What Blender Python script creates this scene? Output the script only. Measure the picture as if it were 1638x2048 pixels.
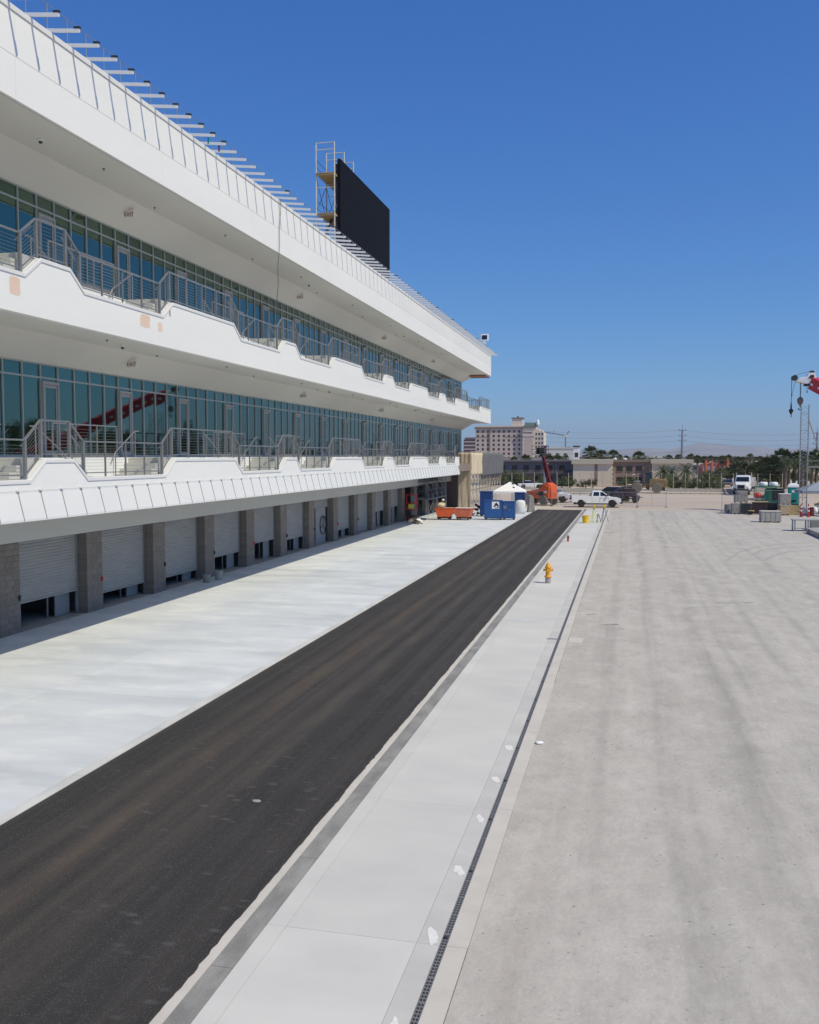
import bpy, bmesh, math, random
from mathutils import Vector, Matrix, Quaternion, noise as mnoise
R = math.radians
rnd = random.Random(7)
scn = bpy.context.scene
col = scn.collection
for o in list(bpy.data.objects): bpy.data.objects.remove(o)

# ------------------------------------------------------------------ camera
CAM_H = 6.0
F_PX, PITCH, YAW = 1850.0, R(3.4645), R(13.267)
cam = bpy.data.cameras.new('camera'); camo = bpy.data.objects.new('camera', cam); col.objects.link(camo)
cam.sensor_fit = 'HORIZONTAL'; cam.sensor_width = 36.0; cam.lens = F_PX / 1638.0 * 36.0
cam.clip_start = 0.1; cam.clip_end = 60000
camo.location = (0, 0, CAM_H); camo.rotation_euler = (R(90) - PITCH, 0, YAW)
scn.camera = camo

# ------------------------------------------------------------------ light
SUN_EL, SUN_D = R(52), R(22)          # elevation; azimuth measured from +X (facade normal) towards -Y
sun_dir = Vector((math.cos(SUN_EL) * math.cos(SUN_D), -math.cos(SUN_EL) * math.sin(SUN_D), math.sin(SUN_EL)))
w = bpy.data.worlds.new('World'); scn.world = w; w.use_nodes = True
nt = w.node_tree; nt.nodes.clear()
sky = nt.nodes.new('ShaderNodeTexSky'); sky.sky_type = 'NISHITA'; sky.sun_disc = False
sky.sun_elevation = SUN_EL; sky.sun_rotation = R(90) + SUN_D
sky.altitude = 600; sky.air_density = 1.0; sky.dust_density = 0.5; sky.ozone_density = 3.0
bg = nt.nodes.new('ShaderNodeBackground'); bg.inputs[1].default_value = 0.10
out = nt.nodes.new('ShaderNodeOutputWorld')
# clear desert air: one even tone curve per channel over the whole sky
sep = nt.nodes.new('ShaderNodeSeparateColor'); cmb = nt.nodes.new('ShaderNodeCombineColor'); nt.links.new(sky.outputs[0], sep.inputs[0])
for ch, (ex_, ga_) in enumerate(((1.167, .52), (.911, .69), (.60, .915))):
    pw = nt.nodes.new('ShaderNodeMath'); pw.operation = 'POWER'; pw.inputs[1].default_value = ex_; nt.links.new(sep.outputs[ch], pw.inputs[0])
    ml_ = nt.nodes.new('ShaderNodeMath'); ml_.operation = 'MULTIPLY'; ml_.inputs[1].default_value = ga_ * .1 ** (ex_ - 1); nt.links.new(pw.outputs[0], ml_.inputs[0])
    nt.links.new(ml_.outputs[0], cmb.inputs[ch])
nt.links.new(cmb.outputs[0], bg.inputs[0]); nt.links.new(bg.outputs[0], out.inputs[0])
sl = bpy.data.lights.new('sun', 'SUN'); sl.energy = 3.75; sl.angle = R(0.53); sl.color = (1.0, 0.905, 0.67)
so = bpy.data.objects.new('sun', sl); col.objects.link(so); so.location = (40, -20, 60)
so.rotation_euler = sun_dir.to_track_quat('Z', 'Y').to_euler()
vs = scn.view_settings
vs.view_transform = 'Standard'; vs.look = 'None'; vs.exposure = 0.0; vs.gamma = 1.0; vs.use_curve_mapping = False

# ------------------------------------------------------------------ place helpers (photo measurements -> metres)
_cy, _sy, _cp, _sp = math.cos(YAW), math.sin(YAW), math.cos(PITCH), math.sin(PITCH)
_right = Vector((_cy, _sy, 0)); _fwd = Vector((-_sy * _cp, _cy * _cp, -_sp)); _up = _right.cross(_fwd)
def _ray(x, y): return _fwd + _right * ((x - 819) / F_PX) - _up * ((y - 1024) / F_PX)
def onz(x, y, z=0.0):
    d = _ray(x, y); return Vector((0, 0, CAM_H)) + d * ((z - CAM_H) / d.z)
def onY(x, y, Y):
    d = _ray(x, y); return Vector((0, 0, CAM_H)) + d * (Y / d.y)

# ------------------------------------------------------------------ materials
MATS = {}
def mat(name, c, rough=0.6, metal=0.0, c2=None, nscale=(2, 2, 2), ndet=5, lo=0.35, hi=0.65, bump=0.0, bscale=30, spec=0.5, grain=0.0, gscale=60, c3=None, n3=(1, 1, 1), lo3=.5, hi3=.7, rndv=0.0):
    if name in MATS: return MATS[name]
    m = bpy.data.materials.new(name); m.use_nodes = True; MATS[name] = m
    t = m.node_tree; N = t.nodes; L = t.links
    b = N['Principled BSDF']
    b.inputs['Roughness'].default_value = rough; b.inputs['Metallic'].default_value = metal
    b.inputs['Specular IOR Level'].default_value = spec
    tc = N.new('ShaderNodeTexCoord')
    cur = None
    def noisefac(sc, det, lo_, hi_):
        mp = N.new('ShaderNodeMapping'); mp.inputs['Scale'].default_value = sc
        L.new(tc.outputs['Object'], mp.inputs[0])
        n = N.new('ShaderNodeTexNoise'); n.inputs['Scale'].default_value = 1.0; n.inputs['Detail'].default_value = det; n.inputs['Roughness'].default_value = .6
        L.new(mp.outputs[0], n.inputs[0])
        r = N.new('ShaderNodeMapRange'); r.inputs[1].default_value = lo_; r.inputs[2].default_value = hi_
        L.new(n.outputs[0], r.inputs[0]); return r.outputs[0]
    def mixc(fac, a, bcol):
        mx = N.new('ShaderNodeMix'); mx.data_type = 'RGBA'
        L.new(fac, mx.inputs[0])
        if isinstance(a, tuple): mx.inputs[6].default_value = (*a, 1)
        else: L.new(a, mx.inputs[6])
        mx.inputs[7].default_value = (*bcol, 1); return mx.outputs[2]
    cur = tuple(c)
    if c2 is not None: cur = mixc(noisefac(nscale, ndet, lo, hi), cur, c2)
    if c3 is not None: cur = mixc(noisefac(n3, 6, lo3, hi3), cur, c3)
    if grain > 0 or rndv > 0:
        hs = N.new('ShaderNodeHueSaturation')
        if isinstance(cur, tuple): hs.inputs['Color'].default_value = (*cur, 1)
        else: L.new(cur, hs.inputs['Color'])
        v = None
        if grain > 0:
            f = noisefac((gscale,) * 3, 2, .3, .7)
            r = N.new('ShaderNodeMapRange'); r.inputs[3].default_value = 1 - grain; r.inputs[4].default_value = 1 + grain
            L.new(f, r.inputs[0]); v = r.outputs[0]
        if rndv > 0:
            oi = N.new('ShaderNodeObjectInfo'); r = N.new('ShaderNodeMapRange'); r.inputs[3].default_value = 1 - rndv; r.inputs[4].default_value = 1 + rndv
            L.new(oi.outputs['Random'], r.inputs[0])
            if v is None: v = r.outputs[0]
            else:
                mm = N.new('ShaderNodeMath'); mm.operation = 'MULTIPLY'; L.new(v, mm.inputs[0]); L.new(r.outputs[0], mm.inputs[1]); v = mm.outputs[0]
        L.new(v, hs.inputs['Value']); cur = hs.outputs[0]
    if isinstance(cur, tuple): b.inputs['Base Color'].default_value = (*cur, 1)
    else: L.new(cur, b.inputs['Base Color'])
    if bump > 0:
        n = N.new('ShaderNodeTexNoise'); n.inputs['Scale'].default_value = bscale; n.inputs['Detail'].default_value = 4
        L.new(tc.outputs['Object'], n.inputs[0])
        bp = N.new('ShaderNodeBump'); bp.inputs['Strength'].default_value = bump; bp.inputs['Distance'].default_value = .02
        L.new(n.outputs[0], bp.inputs['Height']); L.new(bp.outputs[0], b.inputs['Normal'])
    return m
def M(n): return MATS[n]

mat('white_stucco', (.80, .80, .79), .75, c2=(.76, .765, .765), nscale=(.5, .12, .8), bump=.08, bscale=60)
mat('white_metal', (.74, .74, .735), .5, c2=(.70, .705, .71), nscale=(.3, .3, 1.5))
mat('soffit_white', (.70, .70, .675), .8, c2=(.66, .66, .64), nscale=(.3, .2, .3))
mat('beam_grey', (.56, .56, .53), .8, c2=(.52, .52, .50), nscale=(.4, .3, .6), bump=.05)
mat('cmu', (.25, .22, .20), .9, c2=(.19, .165, .15), nscale=(3, 3, 3), bump=.35, bscale=90, grain=.12, gscale=70, rndv=.10)
mat('mortar', (.15, .14, .13), .95, bump=.2)
mat('door_grey', (.36, .36, .36), .6, .0, c2=(.32, .32, .32), nscale=(.6, .6, 2))
mat('dark_metal', (.045, .047, .05), .5, .3)
mat('steel', (.25, .255, .265), .45, .35, c2=(.21, .215, .225), nscale=(2, 2, 2))
mat('galv', (.46, .47, .48), .4, .6, c2=(.36, .37, .38), nscale=(3, 3, 3))
mat('alu', (.40, .43, .43), .4, .4)
mat('door_alu', (.36, .36, .355), .5, .2)
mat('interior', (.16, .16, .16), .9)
mat('interior_panel', (.30, .31, .33), .8)
mat('black', (.012, .012, .013), .6)
mat('led', (.006, .006, .008), .7, spec=.12, grain=.1, gscale=20)
mat('rubber', (.022, .022, .023), .8, grain=.2, gscale=20)
mat('dusty_rubber', (.20, .18, .155), .95, grain=.2, gscale=8)
mat('plank', (.52, .34, .13), .8, c2=(.38, .25, .11), nscale=(1, 6, 3))
mat('plywood', (.36, .16, .09), .8, c2=(.30, .13, .08), nscale=(1, 5, 1))
mat('scaf', (.66, .62, .52), .55, .2, c2=(.55, .48, .36), nscale=(3, 3, 3))
mat('scaf_blue', (.04, .06, .16), .5)
mat('tarp_shaded', (.52, .42, .31), .85, c2=(.43, .35, .26), nscale=(1.2, 1.2, .8), bump=.4, bscale=5)  # darker tan: shade on the hanging end sheet is in the colour
mat('tarp_sunlit', (.66, .56, .42), .85, c2=(.56, .47, .35), nscale=(2, 2, .5), bump=.3, bscale=5)  # same cloth, paler: sunlight on the side sheet is in the colour
mat('mesh_grey', (.15, .155, .17), .9, c2=(.12, .125, .14), nscale=(2, 2, .4), bump=.3, bscale=6)
mat('orange', (.72, .12, .025), .5, c2=(.60, .10, .03), nscale=(2, 2, 2))
mat('orange_faded', (.66, .17, .09), .6, c2=(.55, .14, .08), nscale=(2, 2, 2))
mat('blue', (.02, .10, .33), .42, c2=(.018, .085, .27), nscale=(2, 2, 2))
mat('blue_dark', (.012, .05, .20), .45)
mat('red', (.55, .03, .03), .45)
mat('dark_red', (.11, .008, .012), .5)
mat('crane_red', (.55, .025, .03), .35)
mat('white_paint', (.80, .81, .82), .25, spec=.6)
mat('white_cloth', (.82, .82, .82), .85, bump=.2, bscale=8)
mat('bag_white', (.80, .80, .79), .9, c2=(.68, .68, .67), nscale=(3, 3, 3), bump=.5, bscale=6)
mat('car_glass', (.012, .014, .016), .05, spec=.9)
mat('car_dark', (.018, .024, .032), .3, spec=.6)
mat('car_plum', (.035, .018, .022), .45)
mat('chrome', (.62, .63, .64), .2, .9)
mat('lamp_white', (.75, .76, .78), .15)
mat('yellow', (.78, .38, .02), .5, c2=(.68, .33, .02), nscale=(4, 4, 4))
mat('yellow_bright', (.80, .55, .02), .5)
mat('loader_tan', (.30, .20, .085), .7, c2=(.22, .16, .09), nscale=(2, 2, 2))
mat('hivis', (.60, .72, .10), .7)
mat('hivis_orange', (.80, .22, .05), .7)
mat('jeans', (.04, .05, .08), .9)
mat('skin', (.42, .25, .17), .6)
mat('teal', (.0, .30, .25), .45)
mat('green_machine', (.02, .20, .11), .45)
mat('tent_grey', (.26, .30, .36), .8)
mat('cardboard', (.46, .36, .24), .9, c2=(.40, .31, .2), nscale=(2, 2, 2))
mat('crate_grey', (.36, .34, .32), .9, c2=(.27, .255, .24), nscale=(3, 3, 3), bump=.3)
mat('pallet', (.56, .42, .22), .85, c2=(.44, .33, .18), nscale=(4, 4, 4))
mat('concrete_block', (.42, .41, .39), .9, c2=(.34, .33, .315), nscale=(2, 2, 2), bump=.4, bscale=20)
mat('sidewalk', (.62, .605, .575), .85, c2=(.56, .55, .53), nscale=(.45, .8, 1), bump=.05, bscale=120, grain=.035, gscale=150, rndv=.035)
mat('walk_edge', (.57, .56, .535), .88, c2=(.50, .49, .47), nscale=(.6, 1.2, 1), bump=.06, bscale=100, grain=.04, gscale=120)
mat('curb', (.59, .555, .505), .9, c2=(.53, .495, .45), nscale=(.8, 1.6, 1), bump=.12, bscale=90, grain=.05, gscale=120)
mat('apron', (.615, .645, .675), .8, c2=(.49, .52, .555), nscale=(.22, .75, 1), ndet=8, lo=.40, hi=.68, bump=.08, bscale=40, grain=.03, gscale=60, c3=(.70, .715, .73), n3=(.45, .8, 1), lo3=.5, hi3=.70, rndv=.045)
mat('apron_edge', (.50, .50, .495), .9, c2=(.62, .62, .61), nscale=(2, .7, 1), bump=.1)
mat('plate_dark', (.235, .228, .215), .65, .05, c2=(.34, .33, .31), nscale=(3, 1.1, 1), ndet=8, lo=.4, hi=.62, bump=.25, bscale=45, grain=.12, gscale=45, rndv=.05)
mat('grate', (.24, .24, .245), .55, .3)
mat('trench', (.03, .029, .028), .9)
mat('hole_black', (.006, .006, .006), .95)
mat('spot_paint', (.80, .79, .77), .7, c2=(.68, .67, .65), nscale=(14, 14, 14))
mat('bed', (.07, .063, .055), .95, c2=(.11, .10, .085), nscale=(3, 3, 3))
mat('primer', (.72, .53, .43), .8, c2=(.76, .60, .51), nscale=(3, 3, 3))
mat('hotel_wall', (.56, .45, .40), .9, c2=(.53, .43, .385), nscale=(.05, .05, .05))
mat('hotel_cream', (.66, .58, .50), .9)
mat('hotel_roof', (.20, .17, .15), .9)
mat('hotel_green', (.20, .28, .26), .8)
mat('win_dark', (.035, .032, .035), .15)
mat('wall_shade_taupe', (.16, .145, .16), .9, c2=(.135, .125, .14), nscale=(.2, .2, .4))  # dark because the motel front's shade is put into the colour
mat('wall_brown', (.26, .20, .17), .9, c2=(.22, .17, .15), nscale=(.2, .2, .4))
mat('wall_beige', (.68, .58, .46), .9, c2=(.62, .53, .42), nscale=(.3, .3, .8), bump=.1, bscale=4)
mat('parapet_beige', (.52, .46, .37), .9)
mat('far_white', (.62, .61, .58), .9)
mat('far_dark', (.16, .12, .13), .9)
mat('far_red', (.50, .15, .085), .85, c2=(.42, .12, .07), nscale=(.5, .5, .5))
mat('site_wall', (.46, .42, .36), .9, c2=(.40, .365, .315), nscale=(.3, .3, 1))
mat('trunk', (.20, .155, .115), .95, c2=(.13, .10, .075), nscale=(2, 2, 5), bump=.5, bscale=6)
mat('frond', (.085, .110, .042), .55, c2=(.12, .135, .065), nscale=(1, 1, 1), rndv=.18)
mat('frond_dark', (.060, .085, .034), .6, rndv=.15)
mat('frond_dead', (.22, .16, .09), .9)
mat('leaf', (.075, .105, .036), .6, c2=(.12, .15, .055), nscale=(.9, .9, .9), rndv=.2)
mat('leaf_dry', (.11, .09, .05), .8, c2=(.07, .075, .035), nscale=(1, 1, 1))
mat('mountain', (.24, .225, .235), .95, c2=(.33, .305, .30), nscale=(.0012, .0012, .003), ndet=8)
mat('pole_grey', (.24, .25, .28), .6, .3)
mat('wood_post', (.45, .40, .30), .9)
mat('hat_white', (.85, .85, .84), .4)
mat('print_white', (.85, .86, .87), .6)
mat('exit_red', (.22, .05, .04), .5)
mat('exit_face', (.80, .78, .74), .6)

def glass_mat():
    m = bpy.data.materials.new('glazing'); m.use_nodes = True; MATS['glazing'] = m
    t = m.node_tree; N = t.nodes; L = t.links; b = N['Principled BSDF']
    b.inputs['Metallic'].default_value = 1.0; b.inputs['Roughness'].default_value = .025
    oi = N.new('ShaderNodeObjectInfo'); mx = N.new('ShaderNodeMix'); mx.data_type = 'RGBA'
    mx.inputs[6].default_value = (.115, .185, .155, 1); mx.inputs[7].default_value = (.145, .23, .19, 1)
    L.new(oi.outputs['Random'], mx.inputs[0]); L.new(mx.outputs[2], b.inputs['Base Color'])
    tc = N.new('ShaderNodeTexCoord'); n = N.new('ShaderNodeTexNoise'); n.inputs['Scale'].default_value = .8
    L.new(tc.outputs['Object'], n.inputs[0]); bp = N.new('ShaderNodeBump'); bp.inputs['Strength'].default_value = .02; bp.inputs['Distance'].default_value = .05
    L.new(n.outputs[0], bp.inputs['Height']); L.new(bp.outputs[0], b.inputs['Normal'])
glass_mat()

def surface_mat(name, build, rough=.9):
    m = bpy.data.materials.new(name); m.use_nodes = True; MATS[name] = m
    t = m.node_tree; N = t.nodes; L = t.links; b = N['Principled BSDF']; b.inputs['Roughness'].default_value = rough
    b.inputs['Specular IOR Level'].default_value = .3
    tc = N.new('ShaderNodeTexCoord')
    def noi(sc, det=5, lo=.35, hi=.65, rgh=.6, dist=0, off=(0, 0, 0)):
        mp = N.new('ShaderNodeMapping'); mp.inputs['Scale'].default_value = sc; mp.inputs['Location'].default_value = off
        L.new(tc.outputs['Object'], mp.inputs[0])
        n = N.new('ShaderNodeTexNoise'); n.inputs['Scale'].default_value = 1; n.inputs['Detail'].default_value = det; n.inputs['Roughness'].default_value = rgh; n.inputs['Distortion'].default_value = dist
        L.new(mp.outputs[0], n.inputs[0])
        r = N.new('ShaderNodeMapRange'); r.inputs[1].default_value = lo; r.inputs[2].default_value = hi; L.new(n.outputs[0], r.inputs[0])
        return r.outputs[0]
    def spots(sc, thr, soft=.1, off=(0, 0, 0)):
        mp = N.new('ShaderNodeMapping'); mp.inputs['Scale'].default_value = sc; mp.inputs['Location'].default_value = off
        L.new(tc.outputs['Object'], mp.inputs[0])
        v = N.new('ShaderNodeTexVoronoi'); v.inputs['Scale'].default_value = 1; L.new(mp.outputs[0], v.inputs[0])
        r = N.new('ShaderNodeMapRange'); r.inputs[1].default_value = thr + soft; r.inputs[2].default_value = thr; L.new(v.outputs['Distance'], r.inputs[0])
        return r.outputs[0]
    def mul(a, k):
        x = N.new('ShaderNodeMath'); x.operation = 'MULTIPLY'; L.new(a, x.inputs[0])
        if isinstance(k, (int, float)): x.inputs[1].default_value = k
        else: L.new(k, x.inputs[1])
        return x.outputs[0]
    def mix(f, a, c):
        x = N.new('ShaderNodeMix'); x.data_type = 'RGBA'; L.new(f, x.inputs[0])
        for s, q in ((6, a), (7, c)):
            if isinstance(q, tuple): x.inputs[s].default_value = (*q, 1)
            else: L.new(q, x.inputs[s])
        return x.outputs[2]
    def bump(h, st, d=.01):
        bp = N.new('ShaderNodeBump'); bp.inputs['Strength'].default_value = st; bp.inputs['Distance'].default_value = d
        L.new(h, bp.inputs['Height']); L.new(bp.outputs[0], b.inputs['Normal'])
    c = build(noi, spots, mul, mix, bump, N, L, tc)
    L.new(c, b.inputs['Base Color'])
    return m

def b_asphalt(noi, spots, mul, mix, bump, N, L, tc):
    c = mix(noi((.8, .5, 1), 7, .3, .7), (.042, .040, .041), (.062, .058, .056))
    sx = N.new('ShaderNodeSeparateXYZ'); L.new(tc.outputs['Object'], sx.inputs[0])
    wob = noi((.3, .09, 1), 3, 0, 1); ad = N.new('ShaderNodeMath'); ad.operation = 'MULTIPLY_ADD'; L.new(wob, ad.inputs[0]); ad.inputs[1].default_value = .55; L.new(sx.outputs[0], ad.inputs[2])
    def band(x0, hw, k, colr, cc, sc=(2.2, .35, 1)):
        a = N.new('ShaderNodeMath'); a.operation = 'SUBTRACT'; L.new(ad.outputs[0], a.inputs[0]); a.inputs[1].default_value = x0 + .27
        b2 = N.new('ShaderNodeMath'); b2.operation = 'ABSOLUTE'; L.new(a.outputs[0], b2.inputs[0])
        r2 = N.new('ShaderNodeMapRange'); r2.interpolation_type = 'SMOOTHSTEP'; r2.inputs[1].default_value = hw; r2.inputs[2].default_value = 0; L.new(b2.outputs[0], r2.inputs[0])
        return mix(mul(mul(r2.outputs[0], noi(sc, 7, .28, .66, off=(x0, 0, 0))), k), cc, colr)
    c = band(-8.15, .42, .85, (.165, .125, .092), c); c = band(-8.75, .3, .45, (.12, .10, .085), c); c = band(-6.75, .36, .70, (.15, .128, .108), c); c = band(-7.4, .25, .5, (.13, .105, .085), c); c = band(-5.9, .35, .4, (.105, .096, .09), c)
    c = mix(mul(noi((2.4, .02, 1), 5, .46, .70, off=(3.3, 0, 0)), .50), c, (.14, .118, .10))
    c = mix(mul(mul(noi((.25, .25, 1), 4, .42, .62), spots((2.0, 4.2, 1), .10, .14)), .60), c, (.19, .18, .17))
    g = noi((55, 55, 55), 3, .3, .7)
    c = mix(mul(noi((6.5, .05, 1), 4, .48, .72, off=(1.3, 5, 0)), .38), c, (.12, .108, .098))
    c = mix(mul(g, .50), c, (.022, .021, .021))
    c = mix(mul(mul(spots((30, 30, 30), .22, .14), noi((9, 9, 9), 2, .3, .6)), .55), c, (.17, .155, .14))
    bump(g, .9, .016)
    return c
surface_mat('asphalt', b_asphalt, .85)
def b_track(noi, spots, mul, mix, bump, N, L, tc):
    c = mix(noi((.22, .06, 1), 7, .3, .7), (.56, .52, .47), (.47, .44, .40))
    c = mix(mul(noi((.9, .02, 1), 4, .45, .72, off=(5, 0, 0)), .55), c, (.52, .49, .445))
    c = mix(mul(noi((1.3, .025, 1), 5, .5, .7, off=(1, 7, 0)), .5), c, (.33, .315, .295))
    c = mix(mul(noi((.8, .8, 1), 6, .55, .72, off=(2, 2, 0)), .5), c, (.33, .31, .285))
    c = mix(mul(mul(noi((.2, .2, 1), 3, .4, .6, off=(8, 1, 0)), spots((1.1, 2.4, 1), .07, .06)), .55), c, (.62, .60, .56))
    c = mix(mul(spots((1.9, 4.1, 1), .06, .05, off=(4, 4, 0)), .35), c, (.22, .205, .19))
    sx = N.new('ShaderNodeSeparateXYZ'); L.new(tc.outputs['Object'], sx.inputs[0])
    wob = noi((.05, .045, 1), 3, 0, 1); ad = N.new('ShaderNodeMath'); ad.operation = 'MULTIPLY_ADD'; L.new(wob, ad.inputs[0]); ad.inputs[1].default_value = 1.1; L.new(sx.outputs[0], ad.inputs[2])
    def band(x0, hw, k, colr, cc):
        a = N.new('ShaderNodeMath'); a.operation = 'SUBTRACT'; L.new(ad.outputs[0], a.inputs[0]); a.inputs[1].default_value = x0 + .55
        b2 = N.new('ShaderNodeMath'); b2.operation = 'ABSOLUTE'; L.new(a.outputs[0], b2.inputs[0])
        r2 = N.new('ShaderNodeMapRange'); r2.inputs[1].default_value = hw; r2.inputs[2].default_value = hw * .2; L.new(b2.outputs[0], r2.inputs[0])
        return mix(mul(mul(r2.outputs[0], noi((1.6, .12, 1), 6, .32, .62, off=(x0, 0, 0))), k), cc, colr)
    c = band(2.45, .40, .60, (.27, .255, .235), c); c = band(.9, .35, .4, (.30, .285, .265), c); c = band(-1.35, .45, .55, (.47, .42, .36), c); c = band(3.6, .5, .35, (.30, .285, .265), c); c = band(1.6, .25, .45, (.50, .465, .42), c)
    for x_, w_, k_, cl in ((.1, .16, .5, (.60, .56, .51)), (.75, .13, .5, (.36, .34, .315)), (3.1, .14, .55, (.34, .32, .30)), (4.4, .2, .5, (.35, .335, .31)), (5.9, .2, .5, (.35, .335, .31)), (5.1, .25, .5, (.60, .565, .52)), (7.6, .25, .4, (.34, .325, .30)), (-.4, .15, .45, (.37, .35, .32)), (9.2, .3, .4, (.36, .34, .315))): c = band(x_, w_, k_, cl, c)
    g = noi((45, 45, 45), 3, .3, .7)
    c = mix(mul(g, .25), c, (.24, .225, .205))
    c = mix(mul(noi((2.6, 1.9, 1), 8, .45, .75, .7, off=(7, 3, 0)), .55), c, (.34, .325, .305))
    c = mix(mul(noi((1.1, .55, 1), 8, .46, .70, .72, off=(17, 3, 0)), .55), c, (.62, .585, .54))
    c = mix(mul(noi((11, 8, 1), 5, .5, .8, .75, off=(3, 13, 0)), .35), c, (.30, .285, .265))
    c = mix(mul(mul(spots((7, 9, 1), .10, .10, off=(1, 4, 0)), noi((.7, .7, 1), 3, .45, .6)), .38), c, (.62, .60, .56))
    c = mix(mul(mul(spots((5, 6, 1), .07, .06, off=(6, 2, 0)), noi((.5, .5, 1), 3, .45, .6, off=(5, 5, 0))), .8), c, (.13, .125, .12))
    bump(noi((9, 9, 9), 8, .2, .8), .45, .02)
    return c
surface_mat('track', b_track, .95)
def b_dirt(noi, spots, mul, mix, bump, N, L, tc):
    c = mix(noi((.03, .08, 1), 6), (.52, .45, .375), (.46, .385, .315))
    c = mix(mul(noi((.012, .05, 1), 4, .5, .7), .7), c, (.45, .30, .21))
    bump(noi((2, 2, 2), 8, .2, .8), .3, .03)
    return c
surface_mat('dirt', b_dirt, .95)

# ------------------------------------------------------------------ mesh builder
class MB:
    def __init__(s): s.v = []; s.f = []
    def add(s, vs, fs):
        n = len(s.v); s.v += [tuple(p) for p in vs]; s.f += [tuple(i + n for i in f) for f in fs]; return s
    def box(s, x0, x1, y0, y1, z0, z1):
        return s.add([(x0, y0, z0), (x1, y0, z0), (x1, y1, z0), (x0, y1, z0), (x0, y0, z1), (x1, y0, z1), (x1, y1, z1), (x0, y1, z1)],
                     [(0, 3, 2, 1), (4, 5, 6, 7), (0, 1, 5, 4), (1, 2, 6, 5), (2, 3, 7, 6), (3, 0, 4, 7)])
    def prism(s, poly, axis, a, b):
        def P(u, v, t): return (t, u, v) if axis == 'x' else (u, t, v) if axis == 'y' else (u, v, t)
        n = len(poly); vs = [P(u, v, a) for u, v in poly] + [P(u, v, b) for u, v in poly]
        return s.add(vs, [tuple(range(n))[::-1], tuple(range(n, 2 * n))] + [(i, (i + 1) % n, n + (i + 1) % n, n + i) for i in range(n)])
    def loft(s, rings, cap=True):
        n = len(rings[0]); b = len(s.v)
        for r in rings: s.v += [tuple(p) for p in r]
        for k in range(len(rings) - 1):
            for i in range(n): s.f.append((b + k * n + i, b + k * n + (i + 1) % n, b + (k + 1) * n + (i + 1) % n, b + (k + 1) * n + i))
        if cap: s.f.append(tuple(b + i for i in range(n))[::-1]); s.f.append(tuple(b + (len(rings) - 1) * n + i for i in range(n)))
        return s
    def tube(s, p0, p1, r0, r1=None, n=8, cap=True):
        p0, p1 = Vector(p0), Vector(p1); r1 = r0 if r1 is None else r1
        d = (p1 - p0).normalized(); a = d.orthogonal().normalized(); c = d.cross(a)
        ring = lambda p, r: [p + (a * math.cos(2 * math.pi * i / n) + c * math.sin(2 * math.pi * i / n)) * r for i in range(n)]
        return s.loft([ring(p0, r0), ring(p1, r1)], cap)
    def pipe(s, pts, r, n=6):
        for a, b in zip(pts[:-1], pts[1:]): s.tube(a, b, r, n=n)
        return s
    def lathe(s, prof, n=16, o=(0, 0, 0)):
        rings = [[(o[0] + r * math.cos(2 * math.pi * i / n), o[1] + r * math.sin(2 * math.pi * i / n), o[2] + z) for i in range(n)] for r, z in prof]
        return s.loft(rings)
    def bar(s, p0, p1, w_, h_, up=(0, 0, 1)):
        p0, p1 = Vector(p0), Vector(p1); d = (p1 - p0).normalized(); u = Vector(up)
        if abs(d.dot(u)) > .98: u = Vector((1, 0, 0))
        a = d.cross(u).normalized(); c = a.cross(d)
        q = [(-1, -1), (1, -1), (1, 1), (-1, 1)]
        return s.loft([[p + a * (i * w_ / 2) + c * (j * h_ / 2) for i, j in q] for p in (p0, p1)])
    def blob(s, o, r, seed=0, n=10, m=7, amp=.25, sq=(1, 1, 1)):
        rings = []
        for j in range(1, m):
            th = math.pi * j / m; ring = []
            for i in range(n):
                ph = 2 * math.pi * i / n; d = Vector((math.sin(th) * math.cos(ph), math.sin(th) * math.sin(ph), -math.cos(th)))
                k = r * (1 + amp * mnoise.noise(d * 2 + Vector((seed * 7.3, seed, 0))))
                ring.append((o[0] + d.x * k * sq[0], o[1] + d.y * k * sq[1], o[2] + d.z * k * sq[2]))
            rings.append(ring)
        return s.loft(rings)
    def mesh(s, name, smooth=False):
        me = bpy.data.meshes.new(name); me.from_pydata(s.v, [], s.f)
        bm = bmesh.new(); bm.from_mesh(me); bmesh.ops.recalc_face_normals(bm, faces=bm.faces); bm.to_mesh(me); bm.free()
        if smooth:
            for p in me.polygons: p.use_smooth = True
        return me
    def build(s, name, m, parent=None, smooth=False, loc=(0, 0, 0), rot=(0, 0, 0), bev=0, kind=None, raw=False):
        if raw:
            me = bpy.data.meshes.new(name); me.from_pydata(s.v, [], s.f)
        else: me = s.mesh(name, smooth)
        me.materials.append(M(m) if isinstance(m, str) else m)
        return put(name, me, parent, loc, rot, bev, kind)
def put(name, me, parent=None, loc=(0, 0, 0), rot=(0, 0, 0), bev=0, kind=None):
    o = bpy.data.objects.new(name, me); col.objects.link(o); o.parent = parent; o.location = loc; o.rotation_euler = rot
    if bev:
        b = o.modifiers.new('bevel', 'BEVEL'); b.width = bev; b.segments = 2; b.limit_method = 'ANGLE'; b.angle_limit = R(40)
    if kind: o['kind'] = kind
    return o
def thing(name, label, cat, loc=(0, 0, 0), rz=0.0, group=None):
    o = bpy.data.objects.new(name, None); col.objects.link(o); o.location = loc; o.rotation_euler = (0, 0, rz); o.empty_display_size = .2
    return tag(o, label, cat, group)
def tag(o, label, cat, group=None):
    o['label'] = label; o['category'] = cat
    if group: o['group'] = group
    return o
def struct(o): o['kind'] = 'structure'; return o
def copy_tree(o, parent=None, **kw):
    kids = [c for c in bpy.data.objects if c.parent == o] if False else list(o.children)
    c = o.copy(); col.objects.link(c); c.parent = parent
    for k in kids: copy_tree(k, c)
    for k, v in kw.items():
        if k in ('label', 'group'): c[k] = v
    return c

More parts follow.
